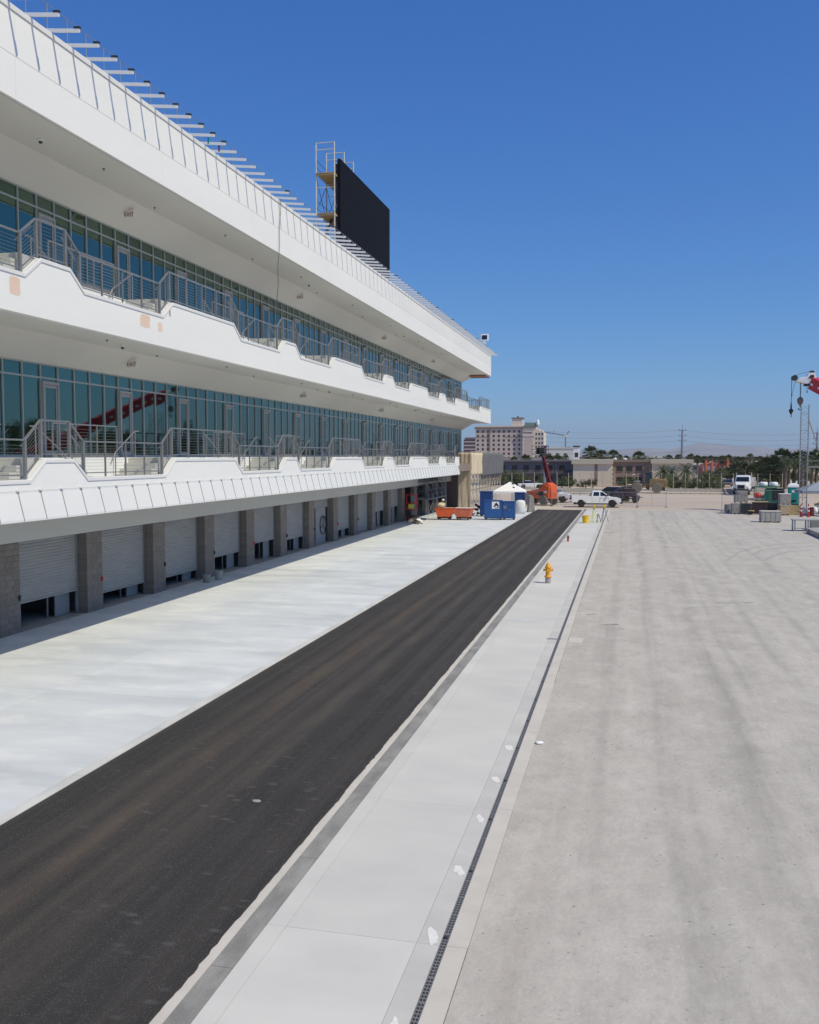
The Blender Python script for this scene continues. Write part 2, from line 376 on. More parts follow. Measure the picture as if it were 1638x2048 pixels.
# ================================================================== SETTING: ground
g = MB().add([(-9000, -300, -.04), (15000, -300, -.04), (15000, 14000, -.04), (-9000, 14000, -.04)], [(0, 1, 2, 3)])
ground = struct(g.build('ground', 'dirt', raw=True))
# track surface to the right of the drain
tr = MB()
ys = [-6 + i * 3.0 for i in range(38)]
xs = [-1.815, 2, 6, 10, 14, 20, 30, 45]
for j, y in enumerate(ys):
    for i, x in enumerate(xs):
        tr.v.append((x, y + (.5 * mnoise.noise(Vector((x * .3, 3, 0))) if j == len(ys) - 1 else 0), -.004))
nx = len(xs)
for j in range(len(ys) - 1):
    for i in range(nx - 1): tr.f.append((j * nx + i, j * nx + i + 1, (j + 1) * nx + i + 1, (j + 1) * nx + i))
track = struct(tr.build('track_surface', 'track', raw=True))
def ribbon(pts, w_, name, m, parent, z=0.0005, jag=.0):
    mb = MB(); n = len(pts)
    for i, p in enumerate(pts):
        a = Vector(pts[max(0, i - 1)]); b = Vector(pts[min(n - 1, i + 1)]); d = (b - a).normalized(); q = Vector((-d.y, d.x))
        ww = w_ * (1 + jag * rnd.uniform(-1, 1)) / 2 * (1 if 0 < i < n - 1 else .35)
        for s_ in (-1, 1): mb.v.append((p[0] + q.x * ww * s_, p[1] + q.y * ww * s_, z))
    for i in range(n - 1): mb.f.append((2 * i, 2 * i + 1, 2 * i + 3, 2 * i + 2))
    return mb.build(name, m, parent, raw=True)
mat('tyre_dust', (.335, .312, .285), .95, c2=(.40, .375, .34), nscale=(3, 3, 3), lo=.4, hi=.6)
mat('oil_stain', (.20, .19, .175), .95, c2=(.36, .335, .31), nscale=(4, 4, 4), lo=.42, hi=.62)
mat('dust_light', (.56, .54, .50), .95, c2=(.45, .42, .385), nscale=(5, 5, 5), lo=.45, hi=.65)
for pxs in ([(1452, 1122), (1475, 1106), (1510, 1094), (1560, 1088), (1640, 1086)], [(1528, 1122), (1545, 1112), (1575, 1104), (1640, 1098)], [(1500, 1112), (1525, 1100), (1580, 1094), (1650, 1091)]):
    c = [onz(*p) for p in pxs]; pts = []
    for i in range(len(c) - 1):
        for k in range(5): pts.append(tuple(c[i].lerp(c[i + 1], k / 5))[:2])
    ribbon(pts, .16, 'tyre_mark', 'tyre_dust', track, jag=.3)
for (x0, x1, y, wd, mname) in [(1172, 1192, 1229, .10, 'oil_stain'), (1200, 1228, 1250, .10, 'oil_stain'), (1206, 1236, 1065, .35, 'oil_stain'), (1228, 1236, 1249, .2, 'oil_stain'), (1375, 1450, 1211, .22, 'dust_light'), (1430, 1510, 1206, .25, 'tyre_dust'), (1265, 1282, 1468, .05, 'dust_light'), (1213, 1232, 1500, .05, 'dust_light'), (1345, 1362, 1510, .05, 'dust_light')]:
    a, b = onz(x0, y), onz(x1, y - 1)
    ribbon([tuple(a.lerp(b, k / 9))[:2] for k in range(10)], wd, 'ground_stain', mname, track, z=.001, jag=.6)
# pit lane asphalt with a torn right edge
bed = struct(MB().box(-10.1, -1.7, -4, 105, -.039, -.03).build('lane_bed', 'trench'))
la = MB(); yy = -4.0; L_ = []
while yy < 104.3:
    L_.append(yy); yy += rnd.uniform(.05, .14) if yy < 35 else .8
ends = {-9.86: 103.2, -4.88: 104.3}
for y in L_:
    e = -4.842 + .024 * mnoise.noise(Vector((0, y * 6.0, 0))) + .022 * mnoise.noise(Vector((4, y * 1.1, 0)))
    la.v += [(-9.87, y, -.008), (-7.3, y, .010), (e, y, .022), (e + .012, y, -.031)]
for i in range(len(L_) - 1):
    for k in range(3): la.f.append((4 * i + k, 4 * i + k + 1, 4 * i + 5 + k, 4 * i + 4 + k))
lane = struct(la.build('pit_lane_road', 'asphalt', raw=True))
# apron slabs
apron = struct(MB().box(-28, -9.86, -4, 108, -.039, -.02).build('pit_apron', 'bed'))
for k in range(-1, 22):
    y0, y1 = k * 5.072 + .40, k * 5.072 + 5.472
    y0 = max(y0, -4); y1 = min(y1, 107.5)
    for x0, x1 in ((-20.05, -14.35), (-14.35, -10.12)):
        MB().box(x0 + .003, x1 - .003, y0 + .003, y1 - .003, -.019, 0 + rnd.uniform(-.0008, .0008)).build('slab', 'apron', apron)
for k in range(-1, 36):
    MB().box(-10.114, -9.875, k * 3.04, k * 3.04 + 3.03, -.019, .003).build('edge_strip', 'apron_edge', apron)
# walkway between the lane and the track
walk = struct(MB().box(-4.86, -2.172, -4, 106, -.029, -.018).build('walkway', 'bed'))
for k in range(-1, 24):
    y0, y1 = 1.75 + 4.53 * k, 1.75 + 4.53 * (k + 1); y1 = min(y1, 106)
    MB().box(-4.166, -2.459, y0 + .002, y1 - .002, -.0175, rnd.uniform(-.0006, .0006)).build('walk_panel', 'sidewalk', walk)
    MB().box(-4.424, -4.172, y0 + .002, y1 - .002, -.0175, .0).build('walk_panel', 'sidewalk', walk)
    MB().box(-2.454, -2.172, y0 + .002, y1 - .002, -.0175, .001).build('walk_panel', 'walk_edge', walk)
    MB().box(-4.85, -4.715, y0 + .002, y1 - .002, -.0175, .006).build('edge_strip', 'curb', walk)
for k in range(-2, 34):
    y0 = k * 3.05 + .6
    MB().box(-4.711, -4.430, y0 + .004, y0 + 3.046, -.0175, .002).build('steel_plate', 'plate_dark', walk)
def spot(cx, cy, rx, ry, seed, n=22):
    mb = MB(); 
    for i in range(n):
        t = 2 * math.pi * i / n; k = 1 + .55 * mnoise.noise(Vector((math.cos(t) * 1.7, math.sin(t) * 1.7, seed * 3.1)))
        mb.v.append((cx + rx * k * math.cos(t) - .25 * ry * k * math.sin(t), cy + ry * k * math.sin(t), 0))
    mb.f.append(tuple(range(n))); return mb
for i, y in enumerate([9.1, 11.0, 12.9, 14.85, 16.75, 18.7]):
    spot(-2.30, y, .055 + .012 * (i % 3), .15 + .03 * (i % 2), i * 2.7).build('paint_spot', 'spot_paint', walk, loc=(0, 0, .0042), raw=True)
spot(-3.65, 33.5, .45, .35, 3).build('grey_patch', mat('walk_grey', (.50, .51, .53), .8, c2=(.60, .61, .62), nscale=(2, 2, 2)), walk, loc=(0, 0, .0035), raw=True)  # slightly blue-grey blotch on the walk panels
# trench drain with separate grates, and concrete kerb
drain = struct(MB().box(-2.170, -2.082, -4, 106, -.028, -.024).build('trench_drain', 'trench'))
gm = MB()
gm.box(-.041, -.032, 0, .495, -.02, .002); gm.box(.032, .041, 0, .495, -.02, .002); gm.box(-.004, .004, 0, .495, -.02, .002)
for k in range(8): gm.box(-.0315, .0315, .000 + k * .068, .022 + k * .068, -.018, .0015)
gme = gm.mesh('grate'); gme.materials.append(M('grate'))
bm_ = MB().lathe([(.026, .0), (.026, .010), (.015, .014)], 8).mesh('bolt', True); bm_.materials.append(M('rubber'))
for k in range(219): put('grate', gme, drain, (-2.126, -3.9 + k * .5, .0))
for y in [9.1, 11.0, 12.9, 14.85, 16.75, 18.7, 20.7, 22.6, 24.5, 26.4]: put('bolt', bm_, drain, (-2.13, y, .003))
kerb = struct(MB().box(-2.08, -1.815, -4, 106, -.039, -.028).build('kerb', 'bed'))
for k in range(-1, 24):
    y0, y1 = 1.75 + 4.53 * k, min(1.75 + 4.53 * (k + 1), 106)
    MB().box(-2.08, -1.82 + rnd.uniform(-.006, .006), y0 + .003, y1 - .003, -.0275, .004).build('kerb_stone', 'curb', kerb)
MB().box(-1.81, -1.36, 29.9, 30.75, -.02, .006).build('concrete_patch', 'curb', kerb, bev=.004)
MB().box(-2.52, -2.06, 30.28, 30.42, .0018, .0075).build('cross_grate', 'grate', drain)

# ================================================================== PIT BUILDING
XS, XG, XP = -15.5, -18.9, -20.05
Y0B, Y1B = 6.0, 106.7
B = thing('pit_building', 'long white three storey pit building with garages, glazing and stepped balconies', 'building', (0, 0, 0))
def bp(mb, name, m, parent=B, **k): return mb.build(name, m, parent, **k)
# --- ground floor: piers, doors, garages
def pier_y(k): return 31.37 + 5.072 * k
blk = {}
def block_mesh(w_):
    if w_ not in blk:
        me = MB().box(0, .41, 0, w_, 0, .19).mesh('block'); me.materials.append(M('cmu')); blk[w_] = me
    return blk[w_]
DOORZ = {-5: .9, -4: .6, -3: .5, -2: .4, -1: .92, 0: .55, 1: .50, 2: .88, 3: 1.12, 4: .87, 5: 2.52, 6: .65, 7: .10, 8: 1.40, 9: 1.5, 10: 1.2, 11: None, 12: None, 13: None, 14: None}
def door_mesh(L, z0):
    mb = MB(); z = z0; ys = []
    pr = [(-.0, z0)]
    while z < 3.28:
        for dz, dx in ((.014, .0), (.034, .024), (.080, .024), (.10, .0)): pr.append((dx, z + dz))
        z += .112
    n = len(pr)
    for y in (0, L):
        for x, zz in pr: mb.v.append((x, y, zz))
    for i in range(n - 1): mb.f.append((i, i + 1, n + i + 1, n + i))
    mb.box(-.03, .035, 0, L, z0 - .05, z0)
    return mb
for k in range(-5, 15):
    y0 = pier_y(k); y1 = y0 + 1.07
    p = bp(MB().box(XP - .40, XP - .012, y0 + .012, y1 - .012, .0, 3.09), 'pier', 'mortar' if -3 < k < 4 else 'cmu')
    if -3 < k < 4:
        for c in range(15):
            z = .004 + c * .2045; row = [.39, .39, .27] if c % 2 == 0 else [.27, .39, .39]; y = y0
            for w_ in row:
                put('block', block_mesh(w_), p, (XP - .41 + rnd.uniform(-.002, .002), y, z)); y += w_ + .010
    if k > 9: continue
    ya, yb = y1 + .04, y0 + 5.072 - .04
    g_ = thing('tmp', '', '') if False else None
    d = bp(door_mesh(yb - ya - .16, DOORZ[k]), 'garage_door', 'door_grey', loc=(XP - .42, ya + .08, 0)) if DOORZ[k] is not None else None
    for y in (ya, yb - .08): bp(MB().box(XP - .46, XP - .36, y, y + .078, 0.01, 3.09), 'door_guide', 'steel' if k != -1 else 'galv')
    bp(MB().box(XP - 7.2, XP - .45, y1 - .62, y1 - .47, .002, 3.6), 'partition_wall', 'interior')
    # stored panel and posts standing inside the open bay
    if k in (-1, 0, 1, 2, 3, 4, 6, 8, 9):
        bp(MB().box(XP - .75, XP - .70, yb - 1.0, yb - .1, .01, 2.5), 'bay_panel', 'interior_panel')
        bp(MB().box(XP - .85, XP - .80, yb - 1.35, yb - 1.28, .01, 2.6), 'bay_post', 'steel')
    # box of the door control on the pier
    bp(MB().box(XP - .01, XP + .06, y1 - .12, y1 - .04, 1.1, 1.28), 'door_control', 'dark_metal' if k % 3 else 'red')
ya = pier_y(5) + 1.07
bp(MB().box(XP - .5, XP - .46, ya + 1.5, ya + 3.6, .01, 2.5), 'bay_panel', 'interior_panel')
ring = MB()
for i in range(20):
    t0, t1 = 2 * math.pi * i / 20, 2 * math.pi * (i + 1) / 20
    ring.tube((0, .62 * math.cos(t0), .62 * math.sin(t0)), (0, .62 * math.cos(t1), .62 * math.sin(t1)), .03, n=5)
for a in (80, 200, 320): ring.tube((0, 0, 0), (0, .6 * math.cos(R(a)), .6 * math.sin(R(a))), .025, n=5)
tag(ring.build('hoop', 'black', None, loc=(XP - .40, ya + 2.9, 1.25)), 'round black hoop with spokes leaning on a garage panel', 'hoop')
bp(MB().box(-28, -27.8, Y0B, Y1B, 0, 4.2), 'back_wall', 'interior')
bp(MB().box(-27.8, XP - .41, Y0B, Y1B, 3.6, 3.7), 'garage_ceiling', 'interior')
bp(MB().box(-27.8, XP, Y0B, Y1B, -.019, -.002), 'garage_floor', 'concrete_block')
bp(MB().box(XP - .38, XP + .06, Y0B, 106.0, 3.095, 4.30), 'beam', 'beam_grey')
# --- level 2 skirt
YSK = 85.6; YL2 = 86.3
sk = [(-15.30, 4.28), (-15.30, 4.34), (-15.475, 5.03), (-15.475, 5.075), (-15.9, 5.075), (-15.9, 4.28)]
bp(MB().prism(sk, 'y', Y0B, YSK), 'skirt', 'white_metal')
bp(MB().box(XP + .061, -15.90, Y0B, YL2, 4.30, 4.40), 'soffit', 'soffit_white')
rib = MB().prism([(-15.296, 4.31), (-15.276, 4.315), (-15.456, 5.03), (-15.477, 5.03)], 'y', -.011, .011).mesh('skirt_seam'); rib.materials.append(M('door_grey'))
clip = MB().box(-15.49, -15.42, -.08, .05, 5.076, 5.11).mesh('skirt_clip'); clip.materials.append(M('white_metal'))
y = 21.12 - .957 * 15; n_ = 0
while y < YSK - .1:
    put('skirt_seam', rib, B, (0, y, 0)); put('skirt_clip', clip, B, (0, y, 0)); y += .957
# slab of level 2
bp(MB().box(-28, -15.76, Y0B, YL2, 4.42, 5.145), 'floor_slab', 'white_stucco'); bp(MB().box(-28, -16.7, YL2 + .01, 106.0, 4.42, 5.18), 'floor_slab', 'wall_brown')
# --- stepped profile shared by both balconies (Y, 0 = low / 1 = high)
PROF = [(Y0B, 1), (10.9, 1), (11.6, 0), (16.0, 0)]
PROF = [(Y0B, 0), (11.0, 0), (11.7, 1), (16.4, 1), (17.1, 0)]
for a in (21.67, 40.0, 58.5, 76.9):
    PROF += [(a, 0), (a + .70, 1), (a + (2.03 if a < 50 else 2.3), 1), (a + (2.72 if a < 50 else 3.1), 0)]
    PROF += [(a + 7.45, 0), (a + 8.15, 1), (a + (13.25 if a < 70 else 14.1), 1), (a + (13.98 if a < 70 else 14.8), 0)]
PROF += [(98.8, 0), (99.4, 1), (Y1B - .02, 1)]
FULL = PROF
def balcony(zl, zh, zbot, thick, fl, yend):
    PROF = [p for p in FULL if p[0] < yend - .3] + [(yend - .02, 1)]
    def prof_pts(zl, zh): return [(y, zh if h else zl) for y, h in PROF]
    pts = prof_pts(zl - .09, zh - .09)
    poly = pts + [(yend - .02, zbot), (Y0B, zbot)]
    par = bp(MB().prism(poly, 'x', XS - thick, XS), 'parapet', 'white_stucco')
    cp = MB()
    p2 = prof_pts(zl, zh)
    for (ya, za), (yb, zb) in zip(p2[:-1], p2[1:]):
        b0 = len(cp.v)
        for (yy_, zz_) in ((ya, za), (yb, zb)):
            cp.v += [(XS + .028, yy_, zz_ - .10), (XS + .028, yy_, zz_ - .012), (XS + .016, yy_, zz_), (XS - thick - .03, yy_, zz_), (XS - thick - .03, yy_, zz_ - .10)]
        for i in range(5): cp.f.append((b0 + i, b0 + (i + 1) % 5, b0 + 5 + (i + 1) % 5, b0 + 5 + i))
    cp.build('coping', 'white_metal', par)
    # decks and tiers
    dk = MB().box(XG - .3, -17.0, Y0B, yend - .1, fl - .79, fl); bp(dk, 'deck', 'white_stucco')
    lows = []; i = 0
    while i < len(PROF) - 1:
        (ya, ha), (yb, hb) = PROF[i], PROF[i + 1]
        if ha and hb: bp(MB().box(-17.0 + .001, XS - thick - .031, ya + .02, yb - .02, fl - .75, fl - .002), 'deck_bay', 'white_stucco')
        if not ha and not hb: lows.append((ya, yb))
        i += 1
    for ya, yb in lows:
        bp(MB().box(-17.0 + .001, XS - thick - .031, ya - .6, yb + .6, fl - .80, fl - .76), 'tier', 'beam_grey')
        for q_ in (0, 1):
            st = MB()
            for s_ in range(4):
                if q_: st.box(-16.98, XS - thick - .05, yb - .75 + s_ * .3, yb + .62, fl - .759 + s_ * .187, fl - .759 + (s_ + 1) * .187)
                else: st.box(-16.98, XS - thick - .05, ya - .62, ya + .75 - s_ * .3, fl - .759 + s_ * .187, fl - .759 + (s_ + 1) * .187)
            bp(st, 'steps', 'beam_grey')
    # --- railing
    rl = bpy.data.objects.new('railing', None); col.objects.link(rl); rl.parent = B
    xr = XS - thick * .55
    rp = [(y_, z_ + 1.06) for y_, z_ in p2 if y_ > 5]
    tr_ = MB(); md = MB(); cab = MB(); hand = MB()
    for (ya, za), (yb, zb) in zip(rp[:-1], rp[1:]):
        tr_.bar((xr, ya, za), (xr, yb, zb), .055, .045)
        md.bar((xr, ya, za - .93), (xr, yb, zb - .93), .03, .03)
        for q in range(1, 9): cab.tube((xr, ya, za - .93 + q * .098), (xr, yb, zb - .93 + q * .098), .0045, n=4, cap=False)
        if abs(za - zb) > .1: MB().tube((xr - .12, ya, za - .17), (xr - .12, yb, zb - .17), .02, n=6).build('handrail', 'galv', rl)
    tr_.build('top_rail', 'steel', rl); md.build('bottom_rail', 'steel', rl)
    cab.build('cables', 'steel', rl, kind='stuff')
    big = MB().box(-.04, .04, -.04, .04, -1.02, -.0).mesh('post'); big.materials.append(M('steel'))
    sm = MB().box(-.022, .022, -.022, .022, -1.05, -.0).mesh('post'); sm.materials.append(M('steel'))
    for y_, z_ in rp[1:-1]: put('post', big, rl, (xr, y_, z_))
    for (ya, za), (yb, zb) in zip(rp[:-1], rp[1:]):
        if yb - ya > 1.6:
            n = max(2, round((yb - ya) / 1.15))
            for i in range(1, n): put('post', sm, rl, (xr, ya + (yb - ya) * i / n, za))
    # guard at the back of each low tier, handrails on the steps
    bc = MB()
    for ya, yb in lows:
        bk = MB()
        a_, b_ = ya + .55, yb - .55
        bk.bar((-17.02, a_, fl + 1.05), (-17.02, b_, fl + 1.05), .05, .04); bk.bar((-17.02, a_, fl + .13), (-17.02, b_, fl + .13), .03, .03)
        bk.box(-17.035, -17.005, a_, b_, fl + .004, fl + .10)
        n = max(2, round((b_ - a_) / 1.2))
        for i in range(n + 1): bk.box(-17.04, -17.0, a_ + (b_ - a_) * i / n - .02, a_ + (b_ - a_) * i / n + .02, fl, fl + 1.04)
        for q in range(1, 9): bc.tube((-17.02, a_, fl + .1 + q * .1), (-17.02, b_, fl + .1 + q * .1), .0045, n=4, cap=False)
        for (s0, s1) in ((yb - .85, yb + .45), (ya + .85, ya - .45)):
            bk.pipe([(-16.9, s0 + (s0 - s1) * .15, fl - .1), (-16.9, s0, fl + .18), (-16.9, s1, fl + .92), (-16.9, s1 + (s1 - s0) * .2, fl + .92)], .022)
            bk.tube((-16.9, s0, fl - .75), (-16.9, s0, fl + .18), .02, n=6); bk.tube((-16.9, s1, fl), (-16.9, s1, fl + .92), .02, n=6)
        bk.build('tier_guard', 'steel', rl)
    bc.build('tier_cables', 'steel', rl, kind='stuff')
    return par, rl
par2, rail2 = balcony(5.37, 5.92, 5.08, .25, 5.95, YL2)
par3, rail3 = balcony(10.80, 11.33, 9.73, .25, 11.40, Y1B)
# soffit under level 3 and under the roof: flat, then raked down to the glazing head
for zb, zt, zg in ((9.76, 9.84, 9.05), (15.20, 15.30, 14.53)):
    bp(MB().prism([(XS - .251 if zb < 12 else XS - .12, zb), (XS - .251 if zb < 12 else XS - .12, zt), (XG - .3, zt), (XG - .3, zg), (XG + .10, zg), (XG + 1.35, zb)], 'y', Y0B, Y1B - .03), 'soffit', 'soffit_white')
bp(MB().box(-28, XG - .31, Y0B, 106.0, 9.85, 10.6), 'floor_slab', 'white_stucco')
# paint patches on the level 3 parapet and fine vertical joints
def patch(yc, zc, wy, hz, seed, m='primer', par=par3):
    mb = MB(); n = 18
    for i in range(n):
        t = 2 * math.pi * i / n; c, s_ = math.cos(t), math.sin(t); k = 1 / max(abs(c), abs(s_)); k *= 1 + .14 * mnoise.noise(Vector((c * 2.5, s_ * 2.5, seed)))
        mb.v.append((XS + .004, yc + wy / 2 * c * k, zc + hz / 2 * s_ * k))
    mb.f.append(tuple(range(n))); mb.build('paint_patch', m, par)
patch(21.25, 10.40, .42, .46, 1); patch(27.9, 10.43, .62, .42, 2); patch(28.9, 10.36, .30, .30, 5); patch(29.6, 10.95, .10, .26, 8, 'crate_grey')
# --- glazing
PITCHG = .953; NG = 105; YG0 = 25.141 - 20 * PITCHG
def glazing(fl, bar_z, top_z, dz):
    pm = {}
    fr = MB()
    for i in range(NG + 1):
        y = YG0 + i * PITCHG; fr.box(XG - .05, XG + .055, y - .026, y + .026, fl, top_z)
    fr.box(XG - .04, XG + .048, YG0, YG0 + NG * PITCHG, bar_z - .03, bar_z + .03)
    fr.box(XG - .06, XG + .07, YG0, YG0 + NG * PITCHG, top_z - .05, top_z + .04)
    fr.box(XG - .06, XG + .07, YG0, YG0 + NG * PITCHG, fl - .02, fl + .10)
    bp(fr, 'window_frame', 'alu')
    lo = MB().box(-.006, .006, .028, PITCHG - .028, fl + .10, bar_z - .03); hi = MB().box(-.006, .006, .028, PITCHG - .028, bar_z + .03, top_z - .05)
    lo_m = lo.mesh('window_pane'); hi_m = hi.mesh('transom_pane')
    for me in (lo_m, hi_m): me.materials.append(M('glazing'))
    rest = MB()
    for i in range(NG):
        y = YG0 + i * PITCHG; isdoor = (i - 22) % 5 == 0
        rx, rz_ = rnd.gauss(0, .0022), rnd.gauss(0, .0030)
        if 17 <= i <= 60:
            put('transom_pane', hi_m, B, (XG, y, 0), (0, 0, rz_))
            if not isdoor: put('window_pane', lo_m, B, (XG, y, 0), (0, 0, rz_))
        else:
            for a, b in ((fl + .10, bar_z - .03), (bar_z + .03, top_z - .05)):
                rest.box(XG - .006, XG + .006, y + .028, y + PITCHG - .028, a, b)
        if isdoor and i >= 17:
            dh = fl + 2.42
            d = bp(MB().box(0, .10, .03, .11, fl, dh + .10).box(0, .10, PITCHG - .11, PITCHG - .03, fl, dh + .10).box(0, .10, .111, PITCHG - .111, dh, dh + .10)
                   .box(.02, .07, .115, .19, fl + .02, dh - .01).box(.02, .07, PITCHG - .19, PITCHG - .115, fl + .02, dh - .01).box(.02, .07, .191, PITCHG - .191, dh - .11, dh - .01).box(.02, .07, .191, PITCHG - .191, fl + .02, fl + .22), 'door', 'door_alu', loc=(XG + .02, y, 0))
            MB().box(.035, .047, .19, PITCHG - .19, fl + .22, dh - .11).build('door_pane', 'glazing', d)
            MB().tube((.12, .22, fl + .9), (.12, .22, fl + 1.25), .014, n=6).box(.05, .12, .21, .23, fl + .92, fl + .94).box(.05, .12, .21, .23, fl + 1.2, fl + 1.22).build('handle', 'galv', d)
            bp(MB().box(XG - .006, XG + .006, y + .03, y + PITCHG - .03, dh + .11, bar_z - .031), 'transom_pane', 'glazing')
    bp(rest, 'far_panes', 'glazing', kind='stuff')
    # rooms behind the glass
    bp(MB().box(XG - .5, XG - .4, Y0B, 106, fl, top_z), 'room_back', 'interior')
glazing(5.95, 8.58, 9.05, 0)
glazing(11.40, 14.09, 14.53, 0)
# end walls
bp(MB().box(-28, XG - .12, 105.95, 106.5, 5.2, 17.3), 'end_wall', 'white_stucco'); bp(MB().box(-28, XG - .12, 105.9, 106.45, 0, 4.41), 'end_wall', 'far_dark')  # dark ground-floor part: the bay's shade is put into its colour
bp(MB().box(-28, XG - .12, Y0B - .4, Y0B, 0, 17.3), 'end_wall', 'white_stucco')
# --- roof fascia: panels in two rows with open joints
rows = ((15.18, 16.262), (16.276, 17.38)); nP = 13; lp = (Y1B - Y0B) / nP
for (za, zb) in rows:
    for k in range(nP):
        MB().box(XS - .10, XS, Y0B + k * lp + .003, Y0B + (k + 1) * lp - .003, za, zb).build('fascia_panel', 'white_stucco', B)
bp(MB().box(XS - .14, XS - .102, Y0B, Y1B, 15.19, 17.37), 'fascia_backing', 'steel')
bp(MB().box(XS - .30, XS + .035, Y0B, Y1B + .04, 17.385, 17.53), 'roof_coping', 'white_metal', bev=.008)
bp(MB().box(-28, XS - .31, Y0B, Y1B, 17.1, 17.36), 'roof', 'concrete_block')
bp(MB().box(-18.7, -15.7, 106.72, 106.80, 15.0, 15.16), 'plywood_form', 'plywood'); bp(MB().box(-18.85, -15.9, 104.6, 106.71, 15.06, 15.14), 'plywood_form', 'plywood')
# outrigger arms
arm = MB().box(-.60, .86, -.028, .028, .045, .135).mesh('roof_arm'); arm.materials.append(M('white_metal'))
post = MB().tube((0, 0, 0), (0, 0, .80), .014, n=6).mesh('guard_post'); post.materials.append(M('pole_grey'))
clampm = MB().box(-.16, .03, -.035, .035, .0, .05).mesh('arm_clamp'); clampm.materials.append(M('dark_metal'))
y = 22.15 - .9365 * 10; pts = []; k = 0
while y < Y1B + .2:
    if y < Y1B - .05: put('roof_arm', arm, B, (XS, y, 17.515), (0, R(6.0), 0))
    if y < Y1B: put('guard_post', post, B, (XS - .12, y + .93, 17.53)) if y < Y1B - 1 else None
    if k < 22 or k % 7 == 0: put('arm_clamp', clampm, B, (XS + .86, y, 17.57), (0, R(6.0), 0))
    y += .9365; k += 1
gr = MB()
ny = 0; yv = 14.0
while yv < 105:
    gr.tube((XS - .12, yv, 18.33), (XS - .12, yv + .9365, 18.33), .012, n=5, cap=False); yv += .9365
bp(gr, 'guard_rail', 'pole_grey')
# hanging cable
hc = MB(); pp = []
for i in range(25): pp.append((XS + .06 + .02 * math.sin(i * .7), 40.12 - .55 * i / 24, 17.6 - 4.65 * i / 24))
hc.pipe(pp, .012, 5)
tag(hc.build('hanging_cable', 'rubber'), 'thin dark cable hanging from the roof edge down over the fascia', 'cable')
# end railing of the top balcony
er = bpy.data.objects.new('end_railing', None); col.objects.link(er); er.parent = B
e = MB(); e.bar((-15.6, 106.45, 12.45), (-18.8, 106.45, 12.45), .05, .05); e.bar((-15.6, 106.45, 11.5), (-18.8, 106.45, 11.5), .04, .04); e.bar((-17.0, 106.45, 12.45), (-18.8, 106.45, 13.0), .05, .05)
e.build('top_rail', 'pole_grey', er)
pk = MB().box(-.018, .018, -.018, .018, 11.45, 12.44).mesh('picket'); pk.materials.append(M('pole_grey'))
for i in range(20): put('picket', pk, er, (-15.7 - i * .16, 106.45, 0))

# things hung under the soffits
txt_cache = {}
def text_mesh(body, size, depth, m):
    key = (body, size, m)
    if key in txt_cache: return txt_cache[key]
    cu = bpy.data.curves.new('txt', 'FONT'); cu.body = body; cu.size = size; cu.extrude = depth; cu.align_x = 'CENTER'; cu.align_y = 'CENTER'
    o = bpy.data.objects.new('txt', cu); col.objects.link(o); bpy.context.view_layer.update()
    dg = bpy.context.evaluated_depsgraph_get(); me = bpy.data.meshes.new_from_object(o.evaluated_get(dg)); bpy.data.objects.remove(o)
    me.materials.clear(); me.materials.append(M(m)); txt_cache[key] = me; return me
def exit_sign(x, y, z, label, group):
    t = thing('exit_sign', label, 'exit sign', (x, y, z), 0, group)
    MB().box(-.17, .17, -.03, .03, -.30, -.08).build('sign_box', 'exit_face', t, bev=.01)
    MB().box(-.20, .20, -.05, .05, -.045, .0).build('canopy', 'exit_face', t); MB().tube((0, 0, -.09), (0, 0, -.04), .03, n=8).build('stem', 'exit_face', t)
    put('lettering', text_mesh('EXIT', .19, .004, 'exit_red'), t, (0, -.035, -.19), (R(90), 0, 0))
    for s_ in (-1, 1): MB().blob((s_ * .13, -.02, -.065), .035, 1, 8, 5, 0).build('emergency_lamp', 'lamp_white', t, smooth=True)
    return t
for z, ys_, wh in ((15.13, (31.2, 49.4, 67.7, 85.7), 'roof soffit above the top balcony'), (9.70, (31.2, 49.8, 66.8, 85.2), 'soffit of the top balcony')):
    for yy in ys_: exit_sign(-17.9, yy, 15.015 if z > 12 else 9.565, 'small exit sign hung from the ' + wh, 'exit signs on the ' + wh)
def dome(x, y, z, label, group):
    t = thing('dome_camera', label, 'camera', (x, y, z), 0, group)
    MB().lathe([(.085, 0), (.085, -.05), (.07, -.07)], 14).build('housing', 'white_paint', t, smooth=True)
    MB().lathe([(.062, -.07), (.058, -.10), (.04, -.13), (.012, -.142)], 12).build('dome', 'car_glass', t, smooth=True)
for z, ys_, wh in ((15.20, (24.3, 47.6, 69.2), 'roof soffit'), (9.76, (28.6, 51.0, 73.2), 'soffit of the top balcony')):
    for yy in ys_: dome(-16.75, yy, z, 'dark dome camera fixed to the underside of the ' + wh, 'dome cameras on the ' + wh)
spk = MB().lathe([(.05, 0), (.045, -.02), (.02, -.03), (.02, -.06), (.04, -.065)], 10).mesh('sprinkler'); spk.materials.append(M('steel'))
for z, wh in ((15.20, 'roof soffit'), (9.76, 'top balcony soffit')):
    for i in range(14):
        tag(put('sprinkler', spk, None, (-17.2 + .9 * (i % 2) * .8, 22.6 + i * 4.6, z)), 'small sprinkler head on the ' + wh, 'sprinkler', 'sprinklers on the ' + wh)

